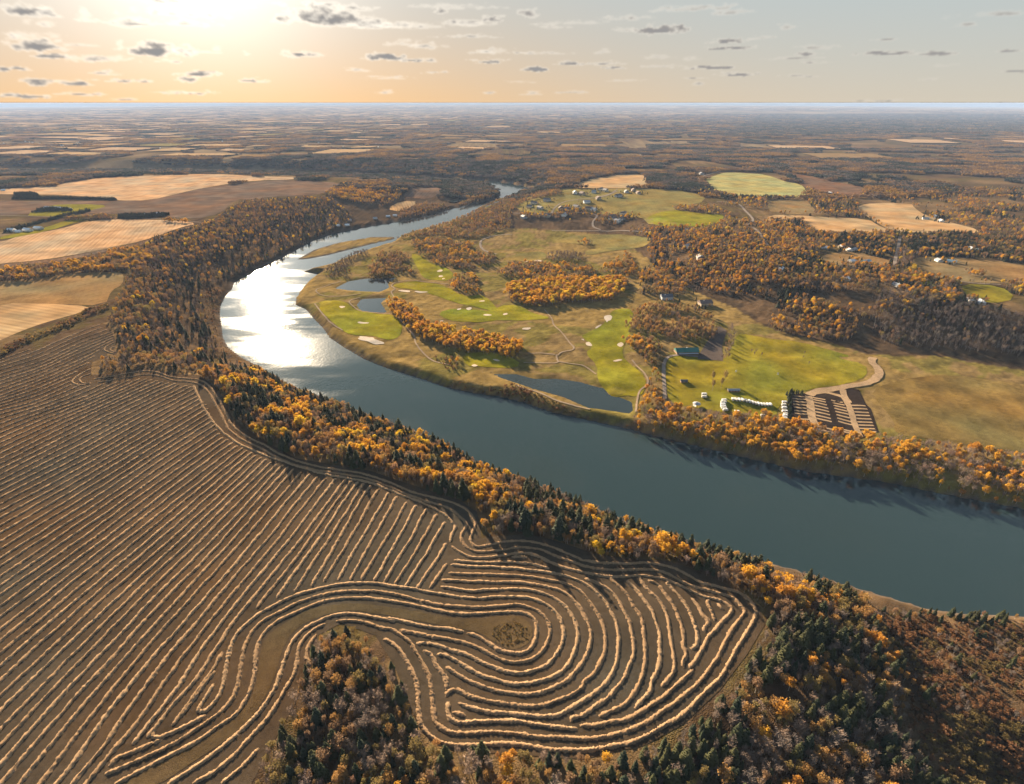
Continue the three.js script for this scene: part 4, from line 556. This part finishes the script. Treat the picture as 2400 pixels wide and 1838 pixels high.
// what grows in each wood: [kind, share, low height, high height, tones]
const MIX = {
  'golf gold': [['aspen_tree', 0.68, 11, 15, [0, 0, 2, 1]], ['poplar_tree', 0.32, 9, 14, [1, 0]]],
  gold: [['aspen_tree', 0.32, 8, 14, [0, 0, 2]], ['poplar_tree', 0.42, 7, 13, [0, 1, 2]], ['bare_tree', 0.26, 8, 12, [0, 1]]],
  russet: [['poplar_tree', 0.62, 8, 13, [0, 1, 2]], ['bare_tree', 0.26, 8, 13, [0, 1]], ['aspen_tree', 0.12, 8, 12, [2]]],
  mixed: [['poplar_tree', 0.34, 7, 14, [0, 1, 2]], ['aspen_tree', 0.16, 8, 13, [0, 2]], ['bare_tree', 0.30, 7, 13, [0, 1, 2]], ['spruce_tree', 0.20, 8, 16, [0, 1, 2]]],
  bare: [['bare_tree', 0.7, 9, 14, [0, 1, 1]], ['poplar_tree', 0.3, 6, 11, [0, 1]]], grey: [['bare_tree', 0.75, 9, 14, [0, 2]], ['poplar_tree', 0.22, 7, 11, [0, 2]], ['spruce_tree', 0.03, 9, 14, [0]]],
  dark: [['spruce_tree', 0.5, 9, 15, [0, 1, 2]], ['poplar_tree', 0.35, 8, 13, [0, 2]], ['aspen_tree', 0.15, 8, 12, [0, 2]]], spruce: [['spruce_tree', 1, 7, 12, [0, 2]]],
  riverside: [['bare_tree', 0.44, 9, 14, [0, 1, 1]], ['aspen_tree', 0.26, 8, 14, [0, 2, 0]], ['poplar_tree', 0.20, 6, 11, [0, 1]], ['shrub', 0.1, 3, 5, [0, 1]]],
  brush: [['shrub', 0.9, 2, 4.5, [0, 0, 1]], ['poplar_tree', 0.07, 5, 9, [1, 0]], ['bare_tree', 0.03, 7, 10, [0]]], hedge: [['shrub', 0.55, 3, 6, [0, 1, 2]], ['poplar_tree', 0.45, 4, 7, [0, 1, 2]]],
  bluff: [['poplar_tree', 0.42, 7, 13, [0, 1, 1, 2]], ['bare_tree', 0.32, 8, 13, [1, 0, 1]], ['spruce_tree', 0.10, 8, 15, [0, 1]], ['aspen_tree', 0.16, 8, 13, [0, 1, 2]]],
  bank: [['spruce_tree', 0.25, 9, 20, [0, 0, 1, 2]], ['bare_tree', 0.19, 8, 14, [1, 0, 1]], ['poplar_tree', 0.28, 8, 14, [0, 1, 1, 2]], ['aspen_tree', 0.28, 8, 15, [0, 2, 0, 1]]],
  ravine: [['spruce_tree', 0.32, 8, 18, [0, 1, 1, 2]], ['bare_tree', 0.22, 8, 13, [0, 2, 1]], ['poplar_tree', 0.30, 8, 13, [0, 1, 2]], ['aspen_tree', 0.16, 8, 14, [0, 2, 2]]],
  wedge: [['bare_tree', 0.25, 9, 15, [0, 1, 1]], ['spruce_tree', 0.17, 8, 16, [0, 1, 2]], ['poplar_tree', 0.38, 8, 13, [0, 1, 2]], ['aspen_tree', 0.20, 9, 15, [1, 0, 2]]],
  scrub: [['shrub', 0.80, 1.6, 4, [0, 0, 1]], ['bare_tree', 0.09, 5, 8, [0, 2]], ['spruce_tree', 0.06, 6, 12, [1, 0]], ['poplar_tree', 0.05, 6, 10, [1, 0]]],
  face: [['shrub', 0.8, 1.2, 3, [0, 1]], ['poplar_tree', 0.1, 4, 8, [0]], ['spruce_tree', 0.1, 5, 9, [0, 1]]], shorespruce: [['spruce_tree', 0.8, 8, 14, [1, 0]], ['poplar_tree', 0.2, 7, 10, [0, 1]]],
};
const PLACE = { bank: 'on the wooded bank between windrow field and river', ravine: 'in the mixed woods beyond the rounded field lobe', wedge: 'in the wedge of woods cutting into the windrow field', riverside: 'in the tree belt along the golf side of the river', bluff: 'on the bluff woods above the outer river bend', scrub: 'on the brushy flat beside the near river shore', face: 'on the bare cut bank at the outer river bend', shorespruce: 'on the near river shore below the brushy flat', knoll: 'on the grassy knoll ringed by looping windrows', hedge: 'in the hedgerow along the windrow field', brush: 'on the brushy shore below the golf course' };
const trees = [];
function plant(kind, x, z, h, tone, place) { trees.push({ kind, x, y: groundY(x, z), z, h, tone, place, m: Math.floor(rnd() * KINDS[kind].models.length), a: rnd() * 6.283, w: rr(0.72, 1.35) }); }
const nearWay = (x, z) => { for (const [P, w] of ways) for (let i = 1; i < P.length; i++) { const [ax, az] = P[i - 1], dx = P[i][0] - ax, dz = P[i][1] - az, t = clamp(((x - ax) * dx + (z - az) * dz) / (dx * dx + dz * dz + 1e-9)); if (Math.hypot(x - ax - dx * t, z - az - dz * t) < w / 2 + 2) return true; } return false; };
const woodAreas = WOODS.map(([k, s, f]) => [k, s, makeArea(f)]);
for (const [key, sp, A] of woodAreas) {
  const list = MIX[key];
  for (let z = A.z0; z < A.z1; z += sp) for (let x = A.x0; x < A.x1; x += sp) {
    const px = x + rr(-0.5, 0.5) * sp, pz = z + rr(-0.5, 0.5) * sp;
    if (!A.inside(px, pz)) continue;
    if (field.inside(px, pz) && field.edge(px, pz) > 3) continue;
    const gy = groundY(px, pz); if (gy < -44.3) continue;
    if (['gold', 'mixed', 'russet'].includes(key) && nearWay(px, pz)) continue;
    const clump = fbm(px / 22, pz / 22, 2); if (clump < (['mixed', 'gold', 'russet', 'dark'].includes(key) ? 0.36 : 0.22)) continue;
    const rim = A.edge(px, pz); if (!['spruce', 'hedge', 'bank', 'ravine', 'wedge', 'brush', 'scrub', 'bluff'].includes(key) && rim < 7 && rnd() < 0.45) continue;
    const steep = key === 'bank' || key === 'bluff' || key === 'ravine', shore = steep ? clamp(1 - (gy + 40) / 34) : 0;
    if (key === 'bluff' && gy < -20 && px > -720 && rnd() < 0.75 - 0.2 * clump) continue;           // the bare face of the cut bank
    let pick = rnd() * 0.5 + clamp((fbm(px / 24 + 50, pz / 24, 2) - 0.28) * 2.2) * 0.5, row = list[list.length - 1];
    if (steep && rnd() < shore * (key === 'bluff' ? 0.2 : 0.38)) row = ['spruce_tree', 1, 10, 18, [0, 1]]; else for (const r of list) { if (pick < r[1]) { row = r; break; } pick -= r[1]; }
    plant(row[0], px, pz, rr(row[2], row[3]) * rr(0.75, 1.15) * (rim < 7 ? 0.8 : 1), row[4][Math.floor(clamp(fbm(px / 16 + 9, pz / 16 + 3, 2) * 1.7 - 0.35 + rr(-0.25, 0.25), 0, 0.999) * row[4].length)], PLACE[key]);
  }
}
for (const [x, z] of pairs(LONE_TREES)) plant('poplar_tree', x, z, 17, 2, 'on the lawn beside the row of trailers');
{ const [kx, kz] = KNOLL_SPOT; for (let k = 0; k < 260; k++) { const a = rnd() * 6.283, r = Math.sqrt(rnd()); plant('shrub', kx + Math.cos(a) * r * 12, kz + Math.sin(a) * r * 9, rr(0.35, 0.95), rnd() < 0.6 ? 2 : 1, PLACE.knoll); } }
for (const [x, z] of pairs(HOUSE_SPOTS.estate)) for (let k = 0; k < 9; k++) { const a = rnd() * 6.283, r = rr(14, 34), px = x + Math.cos(a) * r, pz = z + Math.sin(a) * r; if (!nearWay(px, pz)) plant(rnd() < 0.7 ? 'spruce_tree' : 'poplar_tree', px, pz, rr(5, 10), 0); }
for (const [x, z] of pairs(HOUSE_SPOTS.right)) for (let k = 0; k < 7; k++) { const a = rnd() * 6.283, r = rr(13, 30), px = x + Math.cos(a) * r, pz = z + Math.sin(a) * r; if (!nearWay(px, pz)) plant(rnd() < 0.6 ? 'spruce_tree' : 'aspen_tree', px, pz, rr(6, 11), 0); }
// yards and the wooded upland between the fields
const upland = (x, z) => x > 100 + (-z - 900) * -0.14 && z < -1050;
for (let k = 0; k < 26000; k++) {
  const z = -rr(900, 2300), x = rr(-0.1, 1.05) * -z + 40;
  if (!highs[1].inside(x, z) && baseHeight(x, z) < -30) continue;
  if (openGround.some((a) => a.inside(x, z)) || nearWay(x, z)) continue;
  const n = fbm(x / 120 + 4, z / 120, 3); if (n < 0.47 - 0.1 * smooth(1200, 2200, -z)) continue;
  const dark = fbm(x / 90 + 30, z / 90 + 3, 2) > 0.62;
  if (dark && rnd() < 0.6) plant('spruce_tree', x, z, rr(8, 14), 0); else plant(rnd() < 0.26 ? 'aspen_tree' : rnd() < 0.75 ? 'poplar_tree' : 'bare_tree', x, z, rr(8, 13), Math.floor(rnd() * 3));
}
{
  // those that show largest are things of their own; the rest of each kind is one mass
  const seen = (t) => { const dy = t.y + t.h * 0.5 - CAM_Y, c = Math.cos(PITCH), s = Math.sin(PITCH), f = -t.z * c - dy * s, u = dy * c - t.z * s * 1, q = 1300 / Math.max(f, 1), X = t.x * q, Y = (dy * c + -t.z * s) * q; return f > 5 && Math.abs(X) < 1180 && Math.abs(Y) < 905 ? t.h * q : 0; };
  const up = new THREE.Vector3(0, 1, 0), mtx = new THREE.Matrix4(), qt = new THREE.Quaternion();
  for (const [kind, K] of Object.entries(KINDS)) {
    const all = trees.filter((t) => t.kind === kind); for (const t of all) t.big = t.place ? seen(t) : 0;
    all.sort((a, b) => b.big - a.big);
    const solo = all.slice(0, 290).filter((t) => t.big > 0), rest = all.slice(solo.length);
    for (const t of solo) {
      const g = thing(kind, t.x, t.y, t.z, t.a), md = K.models[t.m]; g.scale.set(t.h * t.w, t.h, t.h * t.w);
      mesh('crown', md.crown, K.mats[t.tone], g); mesh('trunk', md.trunk, K.bark, g);
      tag(g, `${K.words[t.tone]} ${K.noun} ${t.place}`, kind === 'shrub' ? 'shrub' : 'tree', `${K.words[t.tone]} ${K.noun}s ${t.place}`);
    }
    K.models.forEach((md, m) => {
      const part = rest.filter((t) => t.m === m); if (!part.length) return;
      const pair = [['crown', md.crown, K.mat([1, 1, 1])], ['trunk', md.trunk, K.bark]];
      const root = new THREE.Group(); root.name = numbered(`${kind}_woodland`); root.userData = { kind: 'stuff', label: `mass of ${K.noun}s in the woods along river, golf course and upland`, category: 'woodland' }; scene.add(root);
      for (const [nm, geo, mat] of pair) {
        const im = shade(new THREE.InstancedMesh(geo, mat, part.length)); im.name = nm; im.userData.kind = 'stuff';
        part.forEach((t, i) => { mtx.compose(v3(t.x, t.y, t.z), qt.setFromAxisAngle(up, t.a), v3(t.h * t.w, t.h, t.h * t.w)); im.setMatrixAt(i, mtx); if (nm === 'crown') { const c = K.tones[t.tone], k = 0.8 + 0.4 * hash(Math.round(t.x * 7), Math.round(t.z * 7)); im.setColorAt(i, new THREE.Color().setRGB(c[0] * k, c[1] * k * (0.92 + 0.16 * hash(Math.round(t.x * 3), 5)), c[2] * k)); } });
        root.add(im);
      }
    });
  }
  console.log('trees', trees.length);
}
/* the far country: woods as clumps of crowns, and the fields between them */
{
  const clump = (n) => { const pos = [], idx = []; for (let k = 0; k < n; k++) { const cx = rr(-0.5, 0.5), cz = rr(-0.5, 0.5), h = rr(0.28, 0.46), con = rnd() < 0.15; for (let i = 0; i < 26; i++) { const d = rv(), y = con ? rnd() : 0.35 + 0.65 * rnd(), R = con ? 0.11 * (1 - y) + 0.01 : 0.15 * Math.sqrt(Math.max(0.05, 1 - ((y - 0.6) / 0.45) ** 2)), p = v3(cx + d.x * R, y * h, cz + d.z * R), nn = rv(), u = v3(nn.z, nn.x, nn.y).cross(nn).normalize(), v = nn.clone().cross(u), l = rr(0.022, 0.05); quad(pos, idx, p, u.multiplyScalar(l), v.multiplyScalar(l)); } } return geoOf(pos, idx); };
  const geos = [clump(15), clump(13), clump(17)], buckets = [[], [], []], mat = leafMat([1, 1, 1], 0.25);
  const farFields = [];
  const tones = [[0.18, 0.106, 0.052], [0.26, 0.148, 0.044], [0.125, 0.088, 0.062], [0.098, 0.082, 0.07], [0.04, 0.046, 0.032]];
  // survey grid of the prairie: fields of a few hundred metres
  const fieldMats = ['tan', 'straw', 'peach', 'straw', 'brownmeadow', 'brown', 'olive'];
  const ang = 0.12, ca = Math.cos(ang), sa = Math.sin(ang);
  for (let j = 4; j < 62; j++) for (let i = -62; i < 62; i++) {
    const u = i * 410, w = -j * 410 - 1100, x = u * ca - w * sa, z = u * sa + w * ca, d = Math.hypot(x, z);
    if (z > -2600 || Math.abs(x) > -z * 1.02 + 300 || d > 27000) continue;
    const left = smooth(0.15, -0.45, x / -z), p = mix(0.14 + 0.30 * smooth(6000, 12000, d), 0.76, left) * smooth(3400, 4200, d);
    if (hash(i + 100, j + 7) > p) continue;
    const wd = 410 * rr(0.3, 1.15), dp = 400 * rr(0.3, 0.98), P = [[-wd / 2, -dp / 2], [wd / 2, -dp / 2], [wd / 2, dp / 2], [-wd / 2, dp / 2]].map(([a, b]) => [x + a * ca - b * sa + rr(-20, 20), z + a * sa + b * ca + rr(-55, 55)]);
    const flat = P.flat(), A = makeArea(flat); if (P.some(([a, b]) => baseHeight(a, b) < -1)) continue;
    farFields.push(A); setting('prairie_field', sheetGeo(P, 1.5 + d * 0.0009, 130, 120, ang, 0.2), COVERS[left > 0.5 && hash(j, i) < 0.55 ? (hash(j, i) < 0.3 ? 'tan' : 'peach') : fieldMats[Math.floor(hash(i, j) * 7)]]);
  }
  const place = (x, z, s) => {
    const d = Math.hypot(x, z); if (Math.abs(x) > -z * 1.05 + 200) return;
    const y = groundY(x, z); if (river.sd(x, z) < 16) return;
    if (openGround.some((a) => a.inside(x, z)) || farFields.some((a) => x > a.x0 - 10 && x < a.x1 + 10 && z > a.z0 - 10 && z < a.z1 + 10 && a.inside(x, z))) return;
    for (const [P, w] of ways) { if (Math.abs(P[0][0] - x) < 900 && Math.abs(P[0][1] - z) < 900 && nearWay(x, z)) return; }
    const n = fbm(x / 330 + 11, z / 330, 3), left = smooth(0.1, -0.4, x / -z), scarp = baseHeight(x, z) < -3 ? 0.3 : 0;
    if (n + scarp < mix(0.44, 0.50, left)) return;
    const q = fbm(x / 140 + 5, z / 140 + 2, 3) + rr(-0.12, 0.12) - scarp * 0.25, t = scarp && rnd() < 0.6 ? 3 + (rnd() < 0.45 ? 1 : 0) : q > 0.62 ? 1 : q > 0.51 ? 0 : q > 0.42 ? 2 : q > 0.35 ? 3 : 4;
    buckets[Math.floor(rnd() * 3)].push([x, y - 0.4, z, s * rr(0.85, 1.15), rnd() * 6.283, tones[t], rr(0.75, 1.25)]);
  };
  for (let z = -2050; z > -6500; z -= 25) for (let x = -1.05 * -z; x < 1.05 * -z; x += 25) { if (z > -2250 && rnd() < 0.5) continue; if (x < 0 && z > -2300) continue; place(x + rr(-11, 11), z + rr(-11, 11), 30); }
  for (let z = -6500; z > -17000; z -= 62) for (let x = -1.05 * -z; x < 1.05 * -z; x += 62) place(x + rr(-28, 28), z + rr(-28, 28), 66);
  for (const A of farFields) { const e = Math.floor(rnd() * 4), p = A.P[e], q = A.P[(e + 1) % 4], L = Math.hypot(q[0] - p[0], q[1] - p[1]); for (let t = 0; t < L; t += 16) if (rnd() < 0.75) { const x = mix(p[0], q[0], t / L), z = mix(p[1], q[1], t / L); buckets[Math.floor(rnd() * 3)].push([x, groundY(x, z) - 0.4, z, rr(16, 24), rnd() * 6, tones[rnd() < 0.4 ? 4 : 2], rr(0.8, 1.2)]); } }   // shelter belts
  buckets.forEach((b, k) => { const im = shade(new THREE.InstancedMesh(geos[k], mat, b.length)), mtx = new THREE.Matrix4(), q = new THREE.Quaternion(), up = v3(0, 1, 0); im.name = numbered('distant_wood'); im.userData = { kind: 'stuff', label: 'far woods of autumn trees spreading to the horizon', category: 'woods' }; b.forEach(([x, y, z, s, a, c, v], i) => { mtx.compose(v3(x, y, z), q.setFromAxisAngle(up, a), v3(s, s > 50 ? s * 0.55 : s, s)); im.setMatrixAt(i, mtx); im.setColorAt(i, new THREE.Color().setRGB(c[0] * v, c[1] * v, c[2] * v)); }); scene.add(im); });
  console.log('clumps', buckets.map((b) => b.length), 'fields', farFields.length);
}

/* ---------------------------------------------------------------- houses, sheds and trailers */
const flatBox = (w, h, d, y = 0) => { const g = new THREE.BoxGeometry(w, h, d); g.translate(0, y + h / 2, 0); return g; };
function gable(w, d, h, y, over = 0.5) { const s = new THREE.Shape([new THREE.Vector2(-w / 2 - over, 0), new THREE.Vector2(w / 2 + over, 0), new THREE.Vector2(0, h)]), g = new THREE.ExtrudeGeometry(s, { depth: d + over * 2, bevelEnabled: false }); g.translate(0, y, -d / 2 - over); return g; }
const WALL = { white: M(0.75, 0.74, 0.70), cream: M(0.62, 0.55, 0.44), grey: M(0.42, 0.43, 0.44), tan: M(0.45, 0.36, 0.26), log: M(0.24, 0.15, 0.09) }, ROOF = { dark: M(0.09, 0.09, 0.10, { roughness: 0.7 }), grey: M(0.28, 0.29, 0.31, { roughness: 0.6 }), silver: M(0.62, 0.64, 0.66, { roughness: 0.4, metalness: 0.3 }), brown: M(0.16, 0.11, 0.09), green: M(0.03, 0.14, 0.11, { roughness: 0.5 }), white: M(0.8, 0.8, 0.8, { roughness: 0.5 }), blue: M(0.22, 0.35, 0.40, { roughness: 0.5 }) }, GLASS = M(0.03, 0.035, 0.04, { roughness: 0.1 }), DOOR = M(0.2, 0.1, 0.06);
function house(x, z, turn, w, d, hh, wall, roof, label, category, group, name = 'house') {
  const o = thing(name, x, groundY(x, z) - 0.4, z, turn);
  mesh('wall', flatBox(w, hh + 0.4, d), WALL[wall], o); const r = mesh('roof', gable(w, d, w * 0.3, hh + 0.4), ROOF[roof], o);
  if (name === 'house') mesh('chimney', flatBox(0.8, 1.6, 0.8, hh + w * 0.25).translate(w * 0.2, 0, d * 0.2), WALL.grey, r);
  const n = Math.max(2, Math.round(d / 4)); for (const s of [-1, 1]) for (let k = 0; k < n; k++) { const win = mesh('window', flatBox(0.08, 1.2, 1.5, 1.5), GLASS, o); win.position.set(s * (w / 2 + 0.03), 0, (k + 0.5) / n * d - d / 2); }
  const dr = mesh('door', flatBox(category === 'house' ? 1.1 : 3.4, category === 'house' ? 2.1 : 2.8, 0.08, 0.4), category === 'house' ? DOOR : WALL.grey, o); dr.position.set(w * 0.1, 0, d / 2 + 0.03);
  return tag(o, label, category, group);
}
{ // the town across the far valley: too far to show more than a pale wall and a roof
  const g = mergeGeometries([flatBox(9, 4, 12).toNonIndexed(), gable(9, 12, 2.8, 4)]), mats = [WALL.white, WALL.cream, WALL.grey];
  for (let k = 0; k < 70; k++) { const x = -rr(700, 4300), z = -rr(4350, 5300); const o = mesh('town_house', g, mats[k % 3]); o.position.set(x, groundY(x, z), z); o.rotation.y = rr(0, 3); tag(o, `${['white', 'cream', 'grey'][k % 3]} house of the small far town among hazy trees`, 'house', `${['white', 'cream', 'grey'][k % 3]} houses of the far town`); }
}
pairs(HOUSE_SPOTS.farm).forEach(([x, z], i) => { const barn = [0, 2, 3, 4, 6].includes(i), b2 = i % 3 === 0; house(x, z, rr(-0.4, 0.4) + Math.PI / 2, barn ? 12 : 9, barn ? rr(18, 28) : 13, barn ? 4.5 : 3, i % 2 ? 'white' : 'grey', barn ? 'silver' : b2 ? 'grey' : 'white', barn ? 'long pale metal-roofed barn in the farmyard across the river' : 'small white farmhouse among shelter trees on the far plateau', barn ? 'barn' : 'house', barn ? 'barns of the farmyards' : 'farmhouses on the plateau', barn ? 'barn' : 'house'); });
pairs(HOUSE_SPOTS.estate).forEach(([x, z], i) => house(x, z, rr(-1.5, 1.5), rr(12, 17), rr(16, 24), rr(5, 7), ['cream', 'grey', 'tan', 'white'][i % 4], ['dark', 'dark', 'brown', 'grey'][i % 4], `large ${['cream', 'grey', 'tan', 'white'][i % 4]} estate house with ${['dark', 'dark', 'brown', 'grey'][i % 4]} roof above the golf course`, 'house', `${['cream', 'grey', 'tan', 'white'][i % 4]} houses of the estate above the golf course`));
pairs(HOUSE_SPOTS.right).forEach(([x, z], i) => house(x, z, rr(-1.5, 1.5), rr(9, 12), rr(13, 18), 3.2, ['white', 'cream', 'grey'][i % 3], ['silver', 'white', 'grey', 'blue'][i % 4], `${['white', 'cream', 'grey'][i % 3]} country house with ${['pale metal', 'white', 'grey', 'bluish'][i % 4]} roof among spruces by the road`, 'house', `${['white', 'cream', 'grey'][i % 3]} houses with ${['pale metal', 'white', 'grey', 'bluish'][i % 4]} roofs among the spruces`));
{
  const [lx, lz] = LODGE_SPOT, o = house(lx, lz, Math.PI / 2 + 0.06, 15, 34, 4.2, 'log', 'green', 'long lodge with green metal roof beside the gravel lot', 'lodge', undefined, 'lodge');
  const porch = mesh('porch_roof', flatBox(5, 0.25, 30, 3.4), ROOF.grey, o); porch.position.set(-9.6, 0, 0); for (let k = 0; k < 6; k++) { const p = mesh('porch_post', flatBox(0.25, 3.4, 0.25), WALL.log, o); p.position.set(-11.8, 0, -14 + k * 5.6); }
  const dormer = mesh('dormer', gable(5, 6, 1.8, 5.6, 0.3), ROOF.green, o); dormer.position.x = -4;
  mesh('vent', flatBox(0.9, 1.2, 0.9, 8.4), WALL.white, o);
  const [wx, wz] = WASHHOUSE_SPOT; house(wx, wz, 0.1, 7, 8, 3, 'white', 'blue', 'small washhouse with bluish roof at the end of the camping lanes', 'washhouse', undefined, 'washhouse');
  const [sx, sz] = SHED_SPOT; house(sx, sz, Math.PI / 2, 5, 15, 2.6, 'log', 'grey', 'low grey shed beside the yellow trees on the lawn', 'shed', undefined, 'shed');
  const [cx, cz] = CABIN_SPOT; house(cx, cz, Math.PI / 2, 5, 9, 2.6, 'log', 'dark', 'dark cabin alone on the lawn below the lodge', 'cabin', undefined, 'cabin');
  const [qx, qz] = PAVILION_SPOT, pv = thing('pavilion', qx, groundY(qx, qz), qz, 0.4);
  mesh('roof', new THREE.ConeGeometry(5.2, 2.2, 8).translate(0, 4.1, 0), ROOF.grey, pv); mesh('floor', new THREE.CylinderGeometry(4.4, 4.4, 0.4, 8), WALL.white, pv); for (let k = 0; k < 8; k++) { const p = mesh('post', flatBox(0.3, 3.2, 0.3), WALL.white, pv); p.position.set(Math.cos(k * 0.785) * 4, 0, Math.sin(k * 0.785) * 4); } tag(pv, 'open octagonal pavilion on the lawn near the riverside trees', 'pavilion');
  const bodyShape = (() => { const s = new THREE.Shape(); s.moveTo(-4, 0.75); s.lineTo(3.6, 0.75); s.quadraticCurveTo(4.15, 1.2, 3.7, 2.2); s.quadraticCurveTo(3.4, 3.1, 2.8, 3.15); s.lineTo(-3.8, 3.15); s.quadraticCurveTo(-4.05, 3.1, -4.05, 2.8); s.closePath(); const g = new THREE.ExtrudeGeometry(s, { depth: 2.3, bevelEnabled: true, bevelSize: 0.08, bevelThickness: 0.08, bevelSegments: 2, curveSegments: 6 }); g.translate(0, 0, -1.15); return g; })();
  const SHELL = [M(0.62, 0.62, 0.61, { roughness: 0.5 }), M(0.52, 0.50, 0.46, { roughness: 0.5 }), M(0.58, 0.60, 0.63, { roughness: 0.5 })], TYRE = M(0.02, 0.02, 0.02), STRIPE = [M(0.35, 0.12, 0.08), M(0.12, 0.2, 0.35), M(0.3, 0.26, 0.2)];
  const wheel = new THREE.CylinderGeometry(0.38, 0.38, 0.28, 14).rotateX(Math.PI / 2).translate(0, 0.38, 0);
  const trailer = (x, z, turn, k, label, group) => { const o = thing('travel_trailer', x, groundY(x, z) + 0.2, z, turn); o.scale.set(rr(0.72, 0.92), rr(0.85, 0.95), 0.92); mesh('body', bodyShape, SHELL[k % 3], o); for (const s of [-1, 1]) { for (const q of [-0.9, 0]) mesh('wheel', wheel, TYRE, o).position.set(q, 0, s * 1.12); for (const q of [-2.4, 1.6]) mesh('window', flatBox(1.3, 0.75, 0.05, 1.75), GLASS, o).position.set(q, 0, s * 1.25); mesh('stripe', flatBox(6.8, 0.22, 0.04, 1.2), STRIPE[k % 3], o).position.set(-0.3, 0, s * 1.24); } mesh('door', flatBox(0.75, 1.9, 0.05, 0.85), SHELL[(k + 1) % 3], o).position.set(0.3, 0, 1.265); mesh('hitch', flatBox(1.5, 0.12, 0.5, 0.65), TYRE, o).position.set(4.6, 0, 0); mesh('roof_vent', flatBox(0.8, 0.3, 0.8, 3.2), SHELL[0], o).position.set(-1, 0, 0); return tag(o, label, 'trailer', group); };
  pairs(TRAILERS).forEach(([x, z], k) => trailer(x, z, Math.PI / 2 + rr(-0.08, 0.08), k, 'white travel trailer parked side by side in the long row on the lawn', 'long row of travel trailers'));
  pairs(TRAILERS_MORE).forEach(([x, z], k) => trailer(x, z, rr(-0.12, 0.12), k, k < 6 ? 'white travel trailer stored behind the tall spruce near the river trees' : k < 13 ? 'white travel trailer parked against the hedge of the camping lanes' : 'single white travel trailer on the grass near the yellow trees', k < 6 ? 'trailers behind the spruce' : k < 13 ? 'trailers along the hedge' : 'single trailers on the grass'));
  pairs(BOARDS_SPOT).forEach(([x, z], k) => { const o = thing('distance_board', x, groundY(x, z), z); mesh('panel', flatBox(2.2, 2.6, 0.15, 0.8), WALL.white, o); for (const s of [-0.8, 0.8]) mesh('post', flatBox(0.15, 1, 0.15), WALL.grey, o).position.x = s; tag(o, k ? 'white distance board standing alone farther down the driving range' : 'white distance board on the driving range below the bare trees', 'board'); });
}

renderer.render(scene, camera);
